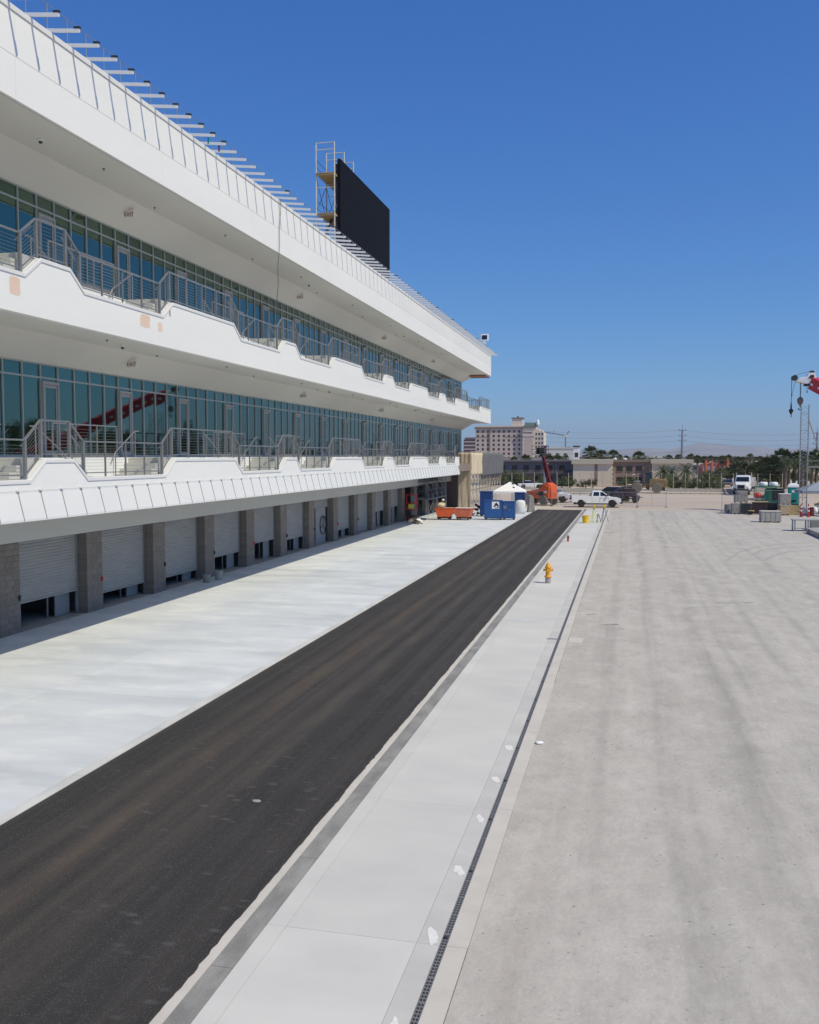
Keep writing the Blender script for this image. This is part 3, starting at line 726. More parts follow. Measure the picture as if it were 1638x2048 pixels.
# big screen on the roof
sc = thing('video_screen', 'tall black video screen standing on the roof edge', 'screen', (-20.0, 63.6, 17.36))
MB().box(-.22, 0, 0, 13.9, 2.2 - 2.0, 9.55).build('screen_face', 'led', sc, bev=.02)
MB().box(-.45, -.221, .3, 13.6, .5, 9.3).build('back_frame', 'dark_metal', sc)
for y in (.6, 7, 13.2):
    MB().box(-.45, -.23, y, y + .25, 0, .49).build('leg', 'dark_metal', sc); MB().bar((-.5, y + .12, 6.5), (-3.2, y + .12, 0.1), .15, .15).build('brace', 'dark_metal', sc)
for k in range(1, 7): MB().box(-.0, .004, .02, 13.88, .2 + k * 1.335, .208 + k * 1.335).build('module_joint', 'black', sc)
# scaffold tower by the screen
def scaffold(nm, label, loc, nx_, ny_, lifts, dx, dy, lh, planks=(), m='scaf', extra=0.9, bm='scaf_blue', pm='plank', tr=.035):
    t = thing(nm, label, 'scaffold', loc)
    for i in range(nx_ + 1):
        for j in range(ny_ + 1): MB().tube((i * dx, j * dy, 0), (i * dx, j * dy, lifts * lh + extra), tr, n=6).build('standard', m, t)
    lg = MB(); br = MB()
    for k in range(1, lifts + 1):
        for j in range(ny_ + 1):
            for i in range(nx_):
                lg.tube((i * dx, j * dy, k * lh), ((i + 1) * dx, j * dy, k * lh), .03, n=5); lg.tube((i * dx, j * dy, k * lh - .9), ((i + 1) * dx, j * dy, k * lh - .9), .022, n=5)
        for i in range(nx_ + 1):
            for j in range(ny_):
                lg.tube((i * dx, j * dy, k * lh), (i * dx, (j + 1) * dy, k * lh), .022, n=5)
                br.tube((i * dx, j * dy, (k - 1) * lh + .2), (i * dx, (j + 1) * dy, k * lh - .2), .02, n=5); br.tube((i * dx, (j + 1) * dy, (k - 1) * lh + .2), (i * dx, j * dy, k * lh - .2), .02, n=5)
                if k == lifts or True:
                    br.tube((i * dx, j * dy, k * lh + .5), (i * dx, (j + 1) * dy, k * lh + .5), .018, n=5); br.tube((i * dx, j * dy, k * lh + 1.0), (i * dx, (j + 1) * dy, k * lh + 1.0), .018, n=5) if k in planks else None
    for zz in (lifts * lh + extra - .03, lifts * lh + extra - .5):
        for j in range(ny_ + 1): lg.tube((0, j * dy, zz), (nx_ * dx, j * dy, zz), .03, n=5)
    lg.build('ledgers', m, t, kind='stuff'); br.build('braces', bm, t, kind='stuff')
    for k in planks:
        n = max(2, int(dx * nx_ / .28))
        for q in range(n): MB().box(.03 + q * dx * nx_ / n, .01 + (q + 1) * dx * nx_ / n, -.15, ny_ * dy + .15, k * lh + .04, k * lh + .09).build('plank', pm, t)
    return t
s1 = scaffold('scaffold_tower', 'narrow cream scaffold tower with timber platforms behind the video screen', (-21.6, 63.0, 17.36), 1, 2, 3, 1.35, 2.3, 2.78, planks=(2, 3), extra=2.2, tr=.05)
for i in range(2): pass
# solar flood light at the far roof corner
fl = thing('flood_light', 'white square solar lamp head on a short post at the roof corner', 'lamp', (-15.7, 102.6, 17.53))
MB().tube((0, 0, 0), (0, 0, 1.2), .05, n=8).build('post', 'white_paint', fl); MB().box(-.45, .45, -.06, .06, 1.25, 2.05).build('panel_frame', 'white_paint', fl, rot=(R(-12), 0, 0), bev=.05)
MB().box(-.30, .30, -.075, -.061, 1.4, 1.9).build('solar_panel', 'car_dark', fl, rot=(R(-12), 0, 0)); MB().box(-.2, .2, -.25, .1, .85, 1.05).build('lamp_head', 'white_paint', fl, bev=.04)
# dark cover lying over the roof edge, work cloths on the arms
for i, (y, m_) in enumerate(((31.6, 'teal'), (32.5, 'dark_red'))):
    tag(MB().box(XS + .57, XS + .63, y - .05, y - .046, 17.25, 17.48).build('rag', m_), ('green rag' if i == 0 else 'red and white strap') + ' hanging from a roof arm', 'rag')

# ================================================================== THINGS NEAR THE LANE
def hydrant(loc, body, base, label, h):
    k = h / .98
    t = thing('fire_hydrant', label, 'fire hydrant', loc, R(8))
    def S(p): return [(r * k, z * k) for r, z in p]
    MB().lathe(S([(.13, 0), (.13, .26)]), 18).build('stand_pipe', base, t, smooth=False, bev=.01)
    b = MB().lathe(S([(.12, .26), (.165, .27), (.17, .31), (.12, .33), (.112, .36), (.108, .66), (.125, .68), (.15, .70), (.15, .745), (.125, .76), (.115, .79), (.10, .85), (.06, .90), (.03, .915), (.03, .955), (.018, .965)]), 18).build('barrel', body, t, smooth=True)
    for a, r_ in ((180, .052), (0, .052), (-90, .075)):
        d = Vector((math.cos(R(a)), math.sin(R(a)), 0)); o = Vector((0, 0, .60 * k))
        n = MB().tube(o + d * .08 * k, o + d * .19 * k, r_ * k, n=12).build('nozzle', body, b, smooth=False)
        MB().tube(o + d * .19 * k, o + d * .225 * k, r_ * 1.25 * k, r_ * 1.1 * k, n=8).build('cap', body, n)
    for i in range(8):
        t_ = 2 * math.pi * i / 8; MB().tube((.145 * k * math.cos(t_), .145 * k * math.sin(t_), .305 * k), (.145 * k * math.cos(t_), .145 * k * math.sin(t_), .335 * k), .014 * k, n=6).build('bolt', body, b)
    return t
hydrant((-3.6, 43.84, 0), 'yellow', 'concrete_block', 'yellow fire hydrant on a grey stand pipe in the middle of the walkway', 1.02)
hydrant((-4.02, 65.6, 0), 'dark_red', 'red', 'short dark red hydrant near the edge of the walkway', .48)
def bucket(loc, m, label, r=.22, h=.42, two=False, grp=None):
    t = thing('bucket', label, 'bucket', loc, 0, grp)
    MB().lathe([(r * .85, 0), (r * .98, h * .92), (r * 1.06, h * .92), (r * 1.06, h), (r * .95, h), (r * .80, .03)], 16).build('pail', m, t, smooth=False)
    p = [(r * 1.05 * math.cos(R(a)), .03, h * .8 - .22 * math.sin(R(a))) for a in range(0, 181, 20)]
    MB().pipe(p, .008, 5).build('handle', 'galv', t)
    if two: MB().lathe([(r * .9, h * .6), (r * 1.03, h * 1.35), (r * 1.1, h * 1.35), (r * 1.1, h * 1.42), (r * .9, h * 1.40), (.01, h * 1.41)], 16).build('nested_pail', m, t)
bucket((-3.62, 84.1, .002), 'yellow_bright', 'yellow plastic bucket pair nested together on the walkway', .30, .48, True)
bucket((-19.4, 40.3, 0), 'crate_grey', 'grey bucket with rumpled plastic beside a garage pier', .2, .40)
bucket((-19.25, 41.3, 0), 'door_grey', 'pale grey bucket standing upright in front of the pier shadow', .2, .46)
def tripod(loc, h, label, m, head=True):
    t = thing('survey_tripod', label, 'tripod', loc, R(20))
    for a in (90, 210, 330):
        d = Vector((math.cos(R(a)), math.sin(R(a)), 0)); MB().tube(d * .42 * h / 1.5, Vector((0, 0, h * .85)) + d * .05, .022, .03, n=6).build('leg', m, t)
    MB().lathe([(.09, h * .84), (.09, h * .88)], 10).build('plate', 'dark_metal', t)
    if head: MB().box(-.09, .09, -.08, .08, h * .88, h * 1.05).build('instrument', 'yellow_bright', t, bev=.02); MB().tube((0, -.09, h * .98), (0, .12, h * .98), .045, n=8).build('telescope', 'dark_metal', t)
tripod((-2.9, 84.2, 0), 1.55, 'lime yellow survey tripod carrying an instrument near the bucket', 'hivis')
tripod((-2.55, 85.4, 0), .85, 'short dark survey tripod without instrument', 'dark_metal', False)
tripod((-2.05, 85.6, 0), 1.5, 'tall thin dark tripod standing over the drain', 'pole_grey', True)
# loose bits on the ground
for (p, r_, sq, m_, nm, lb, ct) in (((-6.2, 14.7), .07, (1.2, .7, .3), 'crate_grey', 'stone', 'flat pale stone lying on the dark asphalt', 'stone'),
                              ((-1.72, 19.1), .085, (1, .7, .35), 'white_cloth', 'paper_scrap', 'crumpled white paper scrap beside the kerb', 'paper'),
                              ((3.4, 83), .11, (1.2, .8, .3), 'white_cloth', 'paper_scrap', 'flat white scrap lying out on the track surface', 'paper')):
    tag(MB().blob((0, 0, r_ * sq[2] * .8), r_, 3, 12, 8, .45, sq).build(nm, m_, None, True, (*p, 0)), lb, ct)
pb = MB()
for i in range(420):
    x, y = rnd.uniform(-1.6, 9), 5 + 45 * rnd.random() ** 1.4
    pb.blob((x, y, .004), rnd.uniform(.004, .012), i, 5, 3, .3)
o_ = pb.build('gravel', 'crate_grey', None); o_['kind'] = 'stuff'; o_['label'] = 'scattered small pebbles on the track surface'; o_['category'] = 'gravel'

def wheel(t, loc, r, w_, m_rim='chrome', axis='y', tyre='rubber'):
    o = bpy.data.objects.new('wheel', None); col.objects.link(o); o.parent = t; o.location = loc
    s_ = 1 if loc[1] >= 0 else -1
    pr = [(r * .6, -w_ / 2), (r * .93, -w_ / 2), (r, -w_ * .36), (r, w_ * .36), (r * .93, w_ / 2), (r * .6, w_ / 2)]
    MB().lathe(pr, 20).build('tyre', tyre, o, rot=(R(90), 0, 0), smooth=False)
    MB().lathe([(r * .61, -w_ * .42), (r * .61, w_ * .42), (r * .5, w_ * .40), (r * .42, w_ * .2), (r * .16, w_ * .26), (.02, w_ * .3)], 14).build('rim', m_rim, o, rot=(R(-90 if s_ > 0 else 90), 0, 0))
    return o
def arch(cx, r, z0, n=9, rev=False):
    p = [(cx + r * math.cos(math.pi * i / n), z0 + r * math.sin(math.pi * i / n)) for i in range(n + 1)]
    return p
def pickup(loc, rz, label, dirty=False, crew=True):
    t = thing('pickup_truck', label, 'pickup', loc, rz)
    zb = .48; W = .98
    low = [(-2.85, .62), (-2.85, 1.12), (-.55, 1.12), (-.55, 1.18), (1.15, 1.18), (1.55, 1.20), (2.55, 1.10), (2.82, .98), (2.85, .60), (2.35, .52)] + arch(1.85, .50, .42)[0:] + [(1.35, .45), (-1.22, .45)] + arch(-1.72, .50, .42) + [(-2.22, .55)]
    MB().prism(low, 'y', -W, W).build('body', 'white_paint', t, bev=.05)
    MB().box(-2.75, -.68, -W + .10, W - .10, .95, 1.135).build('bed_floor', 'dark_metal', t)
    for s_ in (-1, 1): MB().box(-2.84, -.58, s_ * W - .06 if s_ > 0 else -W, W if s_ > 0 else -W + .06, 1.10, 1.30).build('bed_rail', 'white_paint', t, bev=.02)
    MB().box(-2.86, -2.79, -W, W, .75, 1.30).build('tailgate', 'white_paint', t, bev=.02)
    x0 = -.58 if crew else .05
    def ring(z, a, b, w_): return [(a, -w_, z), (b, -w_, z), (b, w_, z), (a, w_, z)]
    MB().loft([ring(1.16, x0, 1.75, W - .02), ring(1.35, x0 + .02, 1.45, W - .05), ring(1.84, x0 + .12, .72, W - .20), ring(1.90, x0 + .25, .58, W - .26)]).build('cab', 'white_paint', t, bev=.04)
    for s_ in (-1, 1):
        def q(pts, nm):
            mb = MB()
            for x, z in pts: mb.v.append((x, s_ * (W - .05 - (z - 1.35) / .49 * .15 + .006), z))
            for x, z in pts: mb.v.append((x, s_ * (W - .06 - (z - 1.35) / .49 * .15), z))
            n = len(pts); mb.f += [tuple(range(n)), tuple(range(n, 2 * n))] + [(i, (i + 1) % n, n + (i + 1) % n, n + i) for i in range(n)]
            return mb.build(nm, 'car_glass', t)
        q([(.45, 1.33), (1.32, 1.33), (.72, 1.78), (.45, 1.79)], 'side_window')
        if crew: q([(-.38, 1.33), (.32, 1.33), (.32, 1.79), (-.30, 1.79)], 'side_window')
        d = MB().box(.37, .39, s_ * W - .004, s_ * W + .004, .58, 1.18).box(1.40, 1.42, s_ * W - .004, s_ * W + .004, .58, 1.16).box(-.50, -.485, s_ * W - .004, s_ * W + .004, .58, 1.16).build('door_seams', 'dark_metal', t)
        MB().box(.46, .62, s_ * (W + .012) - .012, s_ * (W + .012) + .012, 1.06, 1.09).build('door_handle', 'dark_metal', t)
        MB().box(1.20, 1.40, s_ * (W + .14) - .10, s_ * (W + .14) + .10, 1.32, 1.54).build('mirror', 'dark_metal', t, bev=.03)
        MB().box(2.66, 2.84, s_ * (W - .2) - .17, s_ * (W - .2) + .17, .84, 1.00).build('headlight', 'lamp_white', t, bev=.02)
        MB().box(-2.90, -2.84, s_ * (W - .07) - .06, s_ * (W - .07) + .06, .95, 1.25).build('tail_light', 'red', t)
        MB().box(-1.2, 1.3, s_ * W - .02, s_ * W + .03, .40, .47).build('step_bar', 'dark_metal', t)
    mb = MB().add([(1.52, -.86, 1.33), (1.52, .86, 1.33), (.80, .72, 1.80), (.80, -.72, 1.80)], [(0, 1, 2, 3)]); mb.v = [(x + .03, y, z + .012) for x, y, z in mb.v]
    mb.build('windscreen', 'car_glass', t)
    MB().box(2.78, 3.0, -W, W, .42, .66).build('front_bumper', 'dark_metal', t, bev=.04); MB().box(-3.02, -2.85, -W, W, .45, .64).build('rear_bumper', 'chrome', t, bev=.03)
    MB().box(2.80, 2.88, -.55, .55, .70, .98).build('grille', 'dark_metal', t)
    MB().box(-2.6, 2.4, -.7, .7, .32, .5).build('chassis', 'dark_metal', t)
    for x in (-1.72, 1.85):
        for y in (-.82, .82): wheel(t, (x, y, .40), .40, .27)
    return t
pickup((-3.62, 111.4, 0), R(5), 'white crew cab pickup parked across the end of the pit lane')
pickup((-10.0, 121.6, 0), R(-4), 'white single cab pickup parked behind the orange telehandler', crew=False)
def car(loc, rz, label, m, suv=True, grp=None):
    t = thing('car', label, 'car', loc, rz, grp)
    h = 1.75 if suv else 1.45; W = .92
    low = [(-2.3, .5), (-2.35, .95), (1.0, 1.02), (2.2, .92), (2.35, .55), (1.9, .38)] + arch(1.40, .42, .36) + [(.9, .34), (-.9, .34)] + arch(-1.38, .42, .36) + [(-1.9, .38)]
    MB().prism(low, 'y', -W, W).build('body', m, t, bev=.06)
    def ring(z, a, b, w_): return [(a, -w_, z), (b, -w_, z), (b, w_, z), (a, w_, z)]
    MB().loft([ring(.95, -2.25, 1.05, W - .03), ring(h - .08, -2.0 if suv else -1.3, .25, W - .17), ring(h, -1.8 if suv else -1.1, .05, W - .24)]).build('cabin', 'car_glass', t, bev=.04)
    MB().box(-1.75 if suv else -1.05, .0, -W + .24, W - .24, h - .01, h + .035).build('roof', m, t, bev=.03)
    for s_ in (-1, 1):
        MB().box(2.2, 2.37, s_ * .66 - .16, s_ * .66 + .16, .68, .82).build('headlight', 'lamp_white', t); MB().box(-2.40, -2.33, s_ * .72 - .12, s_ * .72 + .12, .75, .92).build('tail_light', 'red', t)
    for x in (-1.38, 1.40):
        for y in (-.80, .80): wheel(t, (x, y, .34), .34, .22)
    return t
car((-2.55, 129.5, 0), R(160), 'dark blue-black car parked behind the white crew cab pickup', 'car_dark')
car((-17.5, 172, 0), R(10), 'white car parked by the dark low building', 'white_paint', False)
car((2.2, 172, 0), R(4), 'white car parked beyond the wheel loader', 'white_paint', False)
car((19, 190, 0), R(80), 'silver car on the far street beyond the hedge', 'steel', False)
car((24, 205, 0), R(80), 'white van-like car further along the far street', 'white_paint', True)

def utv(loc, rz):
    t = thing('utility_cart', 'dark plum utility cart with open roll cage beside the white pickup', 'utility cart', loc, rz)
    MB().prism([(-1.4, .45), (-1.4, 1.0), (-.3, .95), (-.2, .55), (.6, .55), (.7, 1.0), (1.4, .9), (1.5, .45)], 'y', -.75, .75).build('body', 'car_plum', t, bev=.04)
    c = MB()
    for s_ in (-.68, .68):
        c.pipe([(.75, s_, 1.0), (.35, s_, 1.95), (-.6, s_, 1.98), (-.75, s_, .95)], .035); c.tube((-.6, s_, 1.98), (-1.3, s_, 1.0), .03, n=6)
    for x, z in ((.35, 1.95), (-.6, 1.98)): c.tube((x, -.68, z), (x, .68, z), .03, n=6)
    c.build('roll_cage', 'dark_metal', t)
    MB().box(-.7, .45, -.7, .7, 1.98, 2.04).build('roof', 'car_plum', t); MB().box(-.35, .15, -.6, .6, .6, .9).build('seat', 'black', t, bev=.05); MB().box(-.45, -.33, -.6, .6, .9, 1.4).build('backrest', 'black', t, bev=.04)
    MB().box(-1.45, -.5, -.72, .72, 1.0, 1.22).build('cargo_bed', 'car_plum', t)
    for x in (-1.0, 1.0):
        for y in (-.68, .68): wheel(t, (x, y, .36), .36, .26, 'dark_metal')
utv((.05, 123.0, 0), R(-8))
def roller(loc, rz):
    t = thing('towed_compressor', 'dark compressor trailer standing behind the utility cart', 'compressor', loc, rz)
    MB().prism([(-1.3, .55), (-1.3, 1.5), (-1.0, 1.75), (.8, 1.75), (1.25, 1.3), (1.25, .55)], 'y', -.7, .7).build('hood', 'car_plum', t, bev=.06)
    MB().bar((1.2, 0, .6), (2.3, 0, .5), .12, .1).build('tow_bar', 'dark_metal', t); MB().tube((-.6, 0, 1.75), (-.6, 0, 2.05), .05, n=8).build('exhaust', 'steel', t)
    for y in (-.72, .72): wheel(t, (-.1, y, .34), .34, .2, 'galv')
roller((-.2, 126.2, 0), R(20))

def telehandler(loc, rz):
    t = thing('telehandler', 'orange telehandler with raised dark red boom carrying a work platform', 'telehandler', loc, rz)
    MB().prism([(-2.3, .75), (-2.45, 1.5), (-2.3, 2.45), (-1.7, 2.75), (-1.2, 2.6), (-.5, 1.95), (.6, 1.75), (2.1, 1.5), (2.35, 1.05), (2.2, .75)], 'y', -.45, .78).build('body', 'orange', t, bev=.05)
    MB().prism([(-2.2, .8), (-2.3, 2.3), (-1.5, 2.55), (-.9, 1.9), (.3, 1.5), (.4, .8)], 'y', .79, 1.05).build('engine_cover', 'orange', t, bev=.05)
    MB().prism([(-1.4, 1.1), (-1.45, 1.65), (-.9, 1.75), (-.2, 1.25)], 'y', 1.051, 1.062).build('cover_opening', 'black', t)
    MB().prism([(-.9, .8), (-1.0, 2.4), (.25, 2.45), (.7, 1.5), (.7, .8)], 'y', -1.08, -.46).build('cab', 'car_glass', t, bev=.04)
    MB().box(-1.0, .3, -1.08, -.46, 2.42, 2.50).build('cab_roof', 'orange', t)
    MB().bar((-1.6, -.1, 2.3), (-.70, -.1, 5.2), .36, .46).build('boom', 'dark_red', t); MB().bar((-.78, -.1, 4.9), (-.42, -.1, 6.05), .26, .34).build('boom_extension', 'dark_red', t)
    MB().tube((-.7, -.1, 2.0), (-.62, -.1, 4.4), .09, n=10).build('lift_cylinder', 'chrome', t)
    MB().box(-.62, -.22, -.5, .3, 5.9, 6.2).build('carriage', 'dark_metal', t)
    pf = MB().box(-.6, .6, -1.0, .85, 6.2, 6.28).build('platform', 'dark_metal', t)
    rl = MB()
    for x in (-.58, .58):
        for y in (-.98, -.06, .83): rl.tube((x, y, 6.28), (x, y, 7.25), .025, n=6)
        for z in (6.8, 7.25): rl.tube((x, -.98, z), (x, .83, z), .025, n=6)
    for y in (-.98, .83):
        for z in (6.8, 7.25): rl.tube((-.58, y, z), (.58, y, z), .025, n=6)
    rl.build('platform_rail', 'dark_metal', pf); MB().box(-.3, .3, -.5, .3, 6.29, 7.0).build('tool_chest', 'black', pf, bev=.03)
    for s_ in (-1, 1): MB().bar((2.1, s_ * .8, .9), (2.75, s_ * 1.2, .1), .14, .14).build('stabiliser', 'galv', t); MB().box(2.5, 3.0, s_ * 1.2 - .2, s_ * 1.2 + .2, .0, .09).build('stabiliser_pad', 'galv', t)
    for x in (-1.45, 1.5):
        for y in (-.98, .98): wheel(t, (x, y, .62), .62, .42, 'dusty_rubber', tyre='dusty_rubber')
    MB().box(-2.2, 2.1, -.7, .7, .5, .8).build('chassis', 'black', t)
    MB().box(-1.95, -1.6, 1.051, 1.06, 1.5, 1.75).build('decal', 'print_white', t)
telehandler((-10.6, 115.2, 0), R(146))

def loader(loc, rz):
    t = thing('wheel_loader', 'dusty tan wheel loader with dark cab working behind the fence', 'wheel loader', loc, rz)
    MB().prism([(-3.2, .9), (-3.3, 1.9), (-3.0, 2.25), (-1.0, 2.35), (-.5, 2.2), (-.4, .9)], 'y', -.85, .85).build('engine_hood', 'loader_tan', t, bev=.08)
    MB().prism([(-.9, 1.0), (-.9, 1.7), (.4, 1.7), (.9, 1.2), (2.0, 1.5), (2.2, 1.0), (1.2, .75)], 'y', -.6, .6).build('front_frame', 'loader_tan', t, bev=.06)
    MB().loft([[(-1.0, -.75, 1.7), (.35, -.75, 1.7), (.35, .75, 1.7), (-1.0, .75, 1.7)], [(-.85, -.7, 3.2), (.2, -.7, 3.2), (.2, .7, 3.2), (-.85, .7, 3.2)]]).build('cab', 'car_glass', t, bev=.05)
    MB().box(-1.0, .4, -.82, .82, 3.2, 3.32).build('cab_roof', 'dark_metal', t, bev=.04)
    for s_ in (-.75, .75):
        for a, b in (((-1.0, 1.7), (-.85, 3.2)), ((.35, 1.7), (.2, 3.2))): MB().bar((a[0], s_, a[1]), (b[0], s_, b[1]), .09, .09).build('cab_pillar', 'loader_tan', t)
        MB().bar((1.0, s_ * .8, 1.7), (2.9, s_ * .8, .95), .18, .35).build('lift_arm', 'loader_tan', t)
    MB().prism([(2.9, .25), (2.7, 1.25), (3.0, 1.4), (3.2, .5), (4.0, .12), (3.9, .05)], 'y', -1.35, 1.35).build('bucket', 'loader_tan', t, bev=.02)
    MB().prism([(-2.6, 1.9), (-2.35, 2.05), (-.9, 2.05), (-.6, 1.6), (-.75, 1.55), (-1.0, 1.9), (-2.3, 1.9)], 'y', -1.2, -.86).build('fender', 'loader_tan', t)
    MB().prism([(.7, 1.5), (1.0, 1.75), (2.0, 1.75), (2.4, 1.4), (2.3, 1.35), (1.9, 1.62), (1.0, 1.62)], 'y', -1.2, -.61).build('fender', 'loader_tan', t)
    MB().tube((-2.3, 0, 2.2), (-2.3, 0, 3.0), .07, n=8).build('exhaust', 'dark_metal', t)
    rp = MB().bar((-3.4, 0, 1.0), (-4.2, 0, .5), 1.6, .12).build('ripper', 'loader_tan', t)
    for x in (-1.65, 1.5):
        for y in (-1.0, 1.0): wheel(t, (x, y, .80), .80, .58, 'loader_tan', tyre='dusty_rubber')
loader((3.0, 156.0, 0), R(178))

def dump_truck(loc, rz):
    t = thing('dump_truck', 'white bonneted dump truck with black grille facing the site', 'truck', loc, rz)
    def ring(x, w_, z0, z1): return [(x, -w_, z0), (x, w_, z0), (x, w_, z1), (x, -w_, z1)]
    MB().loft([ring(1.3, 1.02, .9, 2.05), ring(2.2, .98, .9, 1.95), ring(2.9, .80, .9, 1.78), ring(3.1, .74, .95, 1.65)]).build('bonnet', 'white_paint', t, bev=.08)
    MB().loft([[(-.4, -1.1, .9), (1.35, -1.1, .9), (1.35, 1.1, .9), (-.4, 1.1, .9)], [(-.4, -1.1, 1.95), (1.35, -1.1, 1.95), (1.35, 1.1, 1.95), (-.4, 1.1, 1.95)], [(-.35, -1.02, 2.85), (.95, -1.02, 2.85), (.95, 1.02, 2.85), (-.35, 1.02, 2.85)], [(-.3, -.85, 3.0), (.8, -.85, 3.0), (.8, .85, 3.0), (-.3, .85, 3.0)]]).build('cab', 'white_paint', t, bev=.05)
    MB().add([(1.345, -.98, 2.03), (1.345, .98, 2.03), (1.00, .90, 2.76), (1.00, -.90, 2.76)], [(0, 1, 2, 3)]).build('windscreen', 'car_glass', t)
    for o in [t.children[-1]]: o.location.x = .02
    MB().box(3.08, 3.14, -.52, .52, 1.0, 1.58).build('grille', 'black', t, bev=.03); MB().box(2.9, 3.25, -1.15, 1.15, .5, .85).build('bumper', 'dark_metal', t, bev=.05)
    for s_ in (-1, 1):
        MB().box(2.75, 3.02, s_ * .92 - .14, s_ * .92 + .14, 1.1, 1.4).build('headlight', 'lamp_white', t, bev=.03)
        MB().prism([(1.5, .75), (1.55, 1.15), (1.85, 1.38), (2.5, 1.38), (2.85, 1.1), (2.9, .8), (2.7, .8), (2.45, 1.2), (1.9, 1.2), (1.7, .75)], 'y', s_ * 1.22 - .16, s_ * 1.22 + .02 if s_ > 0 else s_ * 1.22 + .16).build('fender', 'white_paint', t, bev=.03)
        MB().box(1.1, 1.25, s_ * 1.42 - .12, s_ * 1.42 + .12, 1.95, 2.55).build('mirror', 'white_paint', t, bev=.03)
        MB().tube((-.5, s_ * 1.1, 1.0), (-.5, s_ * 1.1, 3.4), .08, n=10).build('exhaust_stack', 'chrome', t)
        wheel(t, (2.2, s_ * 1.02, .52), .52, .32, 'chrome')
        for x in (-3.2, -4.6): wheel(t, (x, s_ * .95, .52), .52, .6, 'chrome')
    MB().box(-5.6, 2.9, -.45, .45, .6, .9).build('chassis', 'dark_metal', t)
    MB().prism([(-.7, 1.2), (-.75, 2.7), (-1.0, 2.75), (-5.9, 2.6), (-6.1, 1.3), (-5.5, 1.05)], 'y', -1.2, 1.2).build('dump_body', 'crate_grey', t, bev=.05)
    MB().box(-.5, .6, -1.25, 1.25, .55, .95).build('fuel_tank', 'dark_metal', t, bev=.1)
dump_truck((17.6, 152.5, 0), R(-103))

# --- site bins and boxes
def hopper(loc, rz, m, label, extra):
    t = thing('tipping_hopper', label, 'hopper', loc, rz)
    sh = MB().prism([(-.92, 1.10), (-.62, .28), (.50, .28), (.92, .78), (.92, 1.10)], 'y', -.62, .62)
    sh.build('tub', m, t, bev=.01); MB().box(-.93, .93, -.65, .65, 1.08, 1.13).build('rim', m, t)
    MB().box(-.80, .80, -.52, .52, 1.11, 1.135).build('load', 'cardboard' if extra else 'bag_white', t)
    MB().box(-.7, .6, -.5, -.40, .14, .27).build('skid', 'black', t); MB().box(-.7, .6, .40, .5, .14, .27).build('skid', 'black', t)
    for x in (-.55, .45):
        for y in (-.45, .45): wheel(t, (x, y, .08), .08, .06, 'galv')
    for s_ in (-1, 1): MB().prism([(-.86, 1.0), (-.58, .36), (.44, .36), (.8, .8), (.8, .86), (.42, .42), (-.54, .42), (-.78, 1.0)], 'y', s_ * .62 - .02, s_ * .62 + .02).build('side_rib', m, t)
hopper((-16.75, 85.7, 0), R(2), 'orange', 'bright orange tipping hopper holding a tan sack', True)
hopper((-15.0, 85.8, 0), R(176), 'orange_faded', 'faded salmon orange tipping hopper beside the tan tarpaulin', False)
tag(MB().blob((0, 0, 0), .42, 4, 14, 9, .3, (1.15, .9, .62)).build('sack', 'tarp_sunlit', None, True, (-17.25, 85.65, 1.36)), 'tan sack heaped on the bright orange hopper', 'sack')
def site_box(loc, w_, d_, h, label, doors=True, logo=False, m='blue', name='site_box'):
    t = thing(name, label, 'site box', loc, R(1))
    MB().box(-w_ / 2, w_ / 2, -d_ / 2, d_ / 2, .20, h).build('case', m, t, bev=.015)
    MB().box(-w_ / 2 - .03, w_ / 2 + .03, -d_ / 2 - .03, d_ / 2 + .03, h + .002, h + .06).build('lid', m, t, bev=.01)
    MB().box(-w_ / 2, w_ / 2, -d_ / 2 + .05, d_ / 2 - .05, .14, .199).build('skid_frame', 'dark_metal', t)
    for x in (-w_ / 2 + .12, w_ / 2 - .12):
        for y in (-d_ / 2 + .12, d_ / 2 - .12): wheel(t, (x, y, .075), .075, .06, 'galv')
    if doors:
        MB().box(-.008, .008, -d_ / 2 - .006, -d_ / 2 - .0005, .24, h - .05).build('door_gap', 'black', t)
        MB().box(.05, .09, -d_ / 2 - .04, -d_ / 2, h * .5, h * .62).build('handle', 'galv', t)
        MB().box(.06, w_ / 2 - .05, -d_ / 2 - .007, -d_ / 2 - .001, h * .72, h * .74).build('door_seam', 'black', t)
        MB().box(-w_ / 2 + .08, -.2, -d_ / 2 - .008, -d_ / 2 - .001, h * .62, h * .80).build('vent_plate', 'steel', t)
    if logo:
        z0 = h * .60; lg = MB().box(-.08, .60, -d_ / 2 - .006, -d_ / 2 - .001, z0 - .02, z0 + .66).build('logo_panel', 'print_white', t)
        mk = MB().prism([(.02, z0 + .12), (.14, z0 + .30), (.24, z0 + .50), (.42, z0 + .60), (.40, z0 + .46), (.54, z0 + .36), (.54, z0 + .08), (.42, z0 + .02), (.22, z0 + .02), (.20, z0 + .20)], 'y', -d_ / 2 - .010, -d_ / 2 - .0065)
        mk.build('logo_mark', 'black', lg)
        cc = [(.34 + .10 * math.cos(2 * math.pi * i / 16), z0 + .17 + .10 * math.sin(2 * math.pi * i / 16)) for i in range(16)]
        MB().prism(cc, 'y', -d_ / 2 - .014, -d_ / 2 - .0105).build('logo_dot', 'print_white', lg)
    return t
site_box((-12.28, 86.5, 0), 1.62, .9, 1.80, 'blue wheeled site box with a square black and white logo', False, True)
site_box((-10.85, 86.9, 0), 1.15, .8, 1.70, 'plain blue wheeled cabinet beside the box with the logo', True, False)
site_box((-13.65, 91.3, 0), 1.22, .8, 2.45, 'tall dark blue tool cabinet behind the box with the logo', False, False, 'blue_dark')
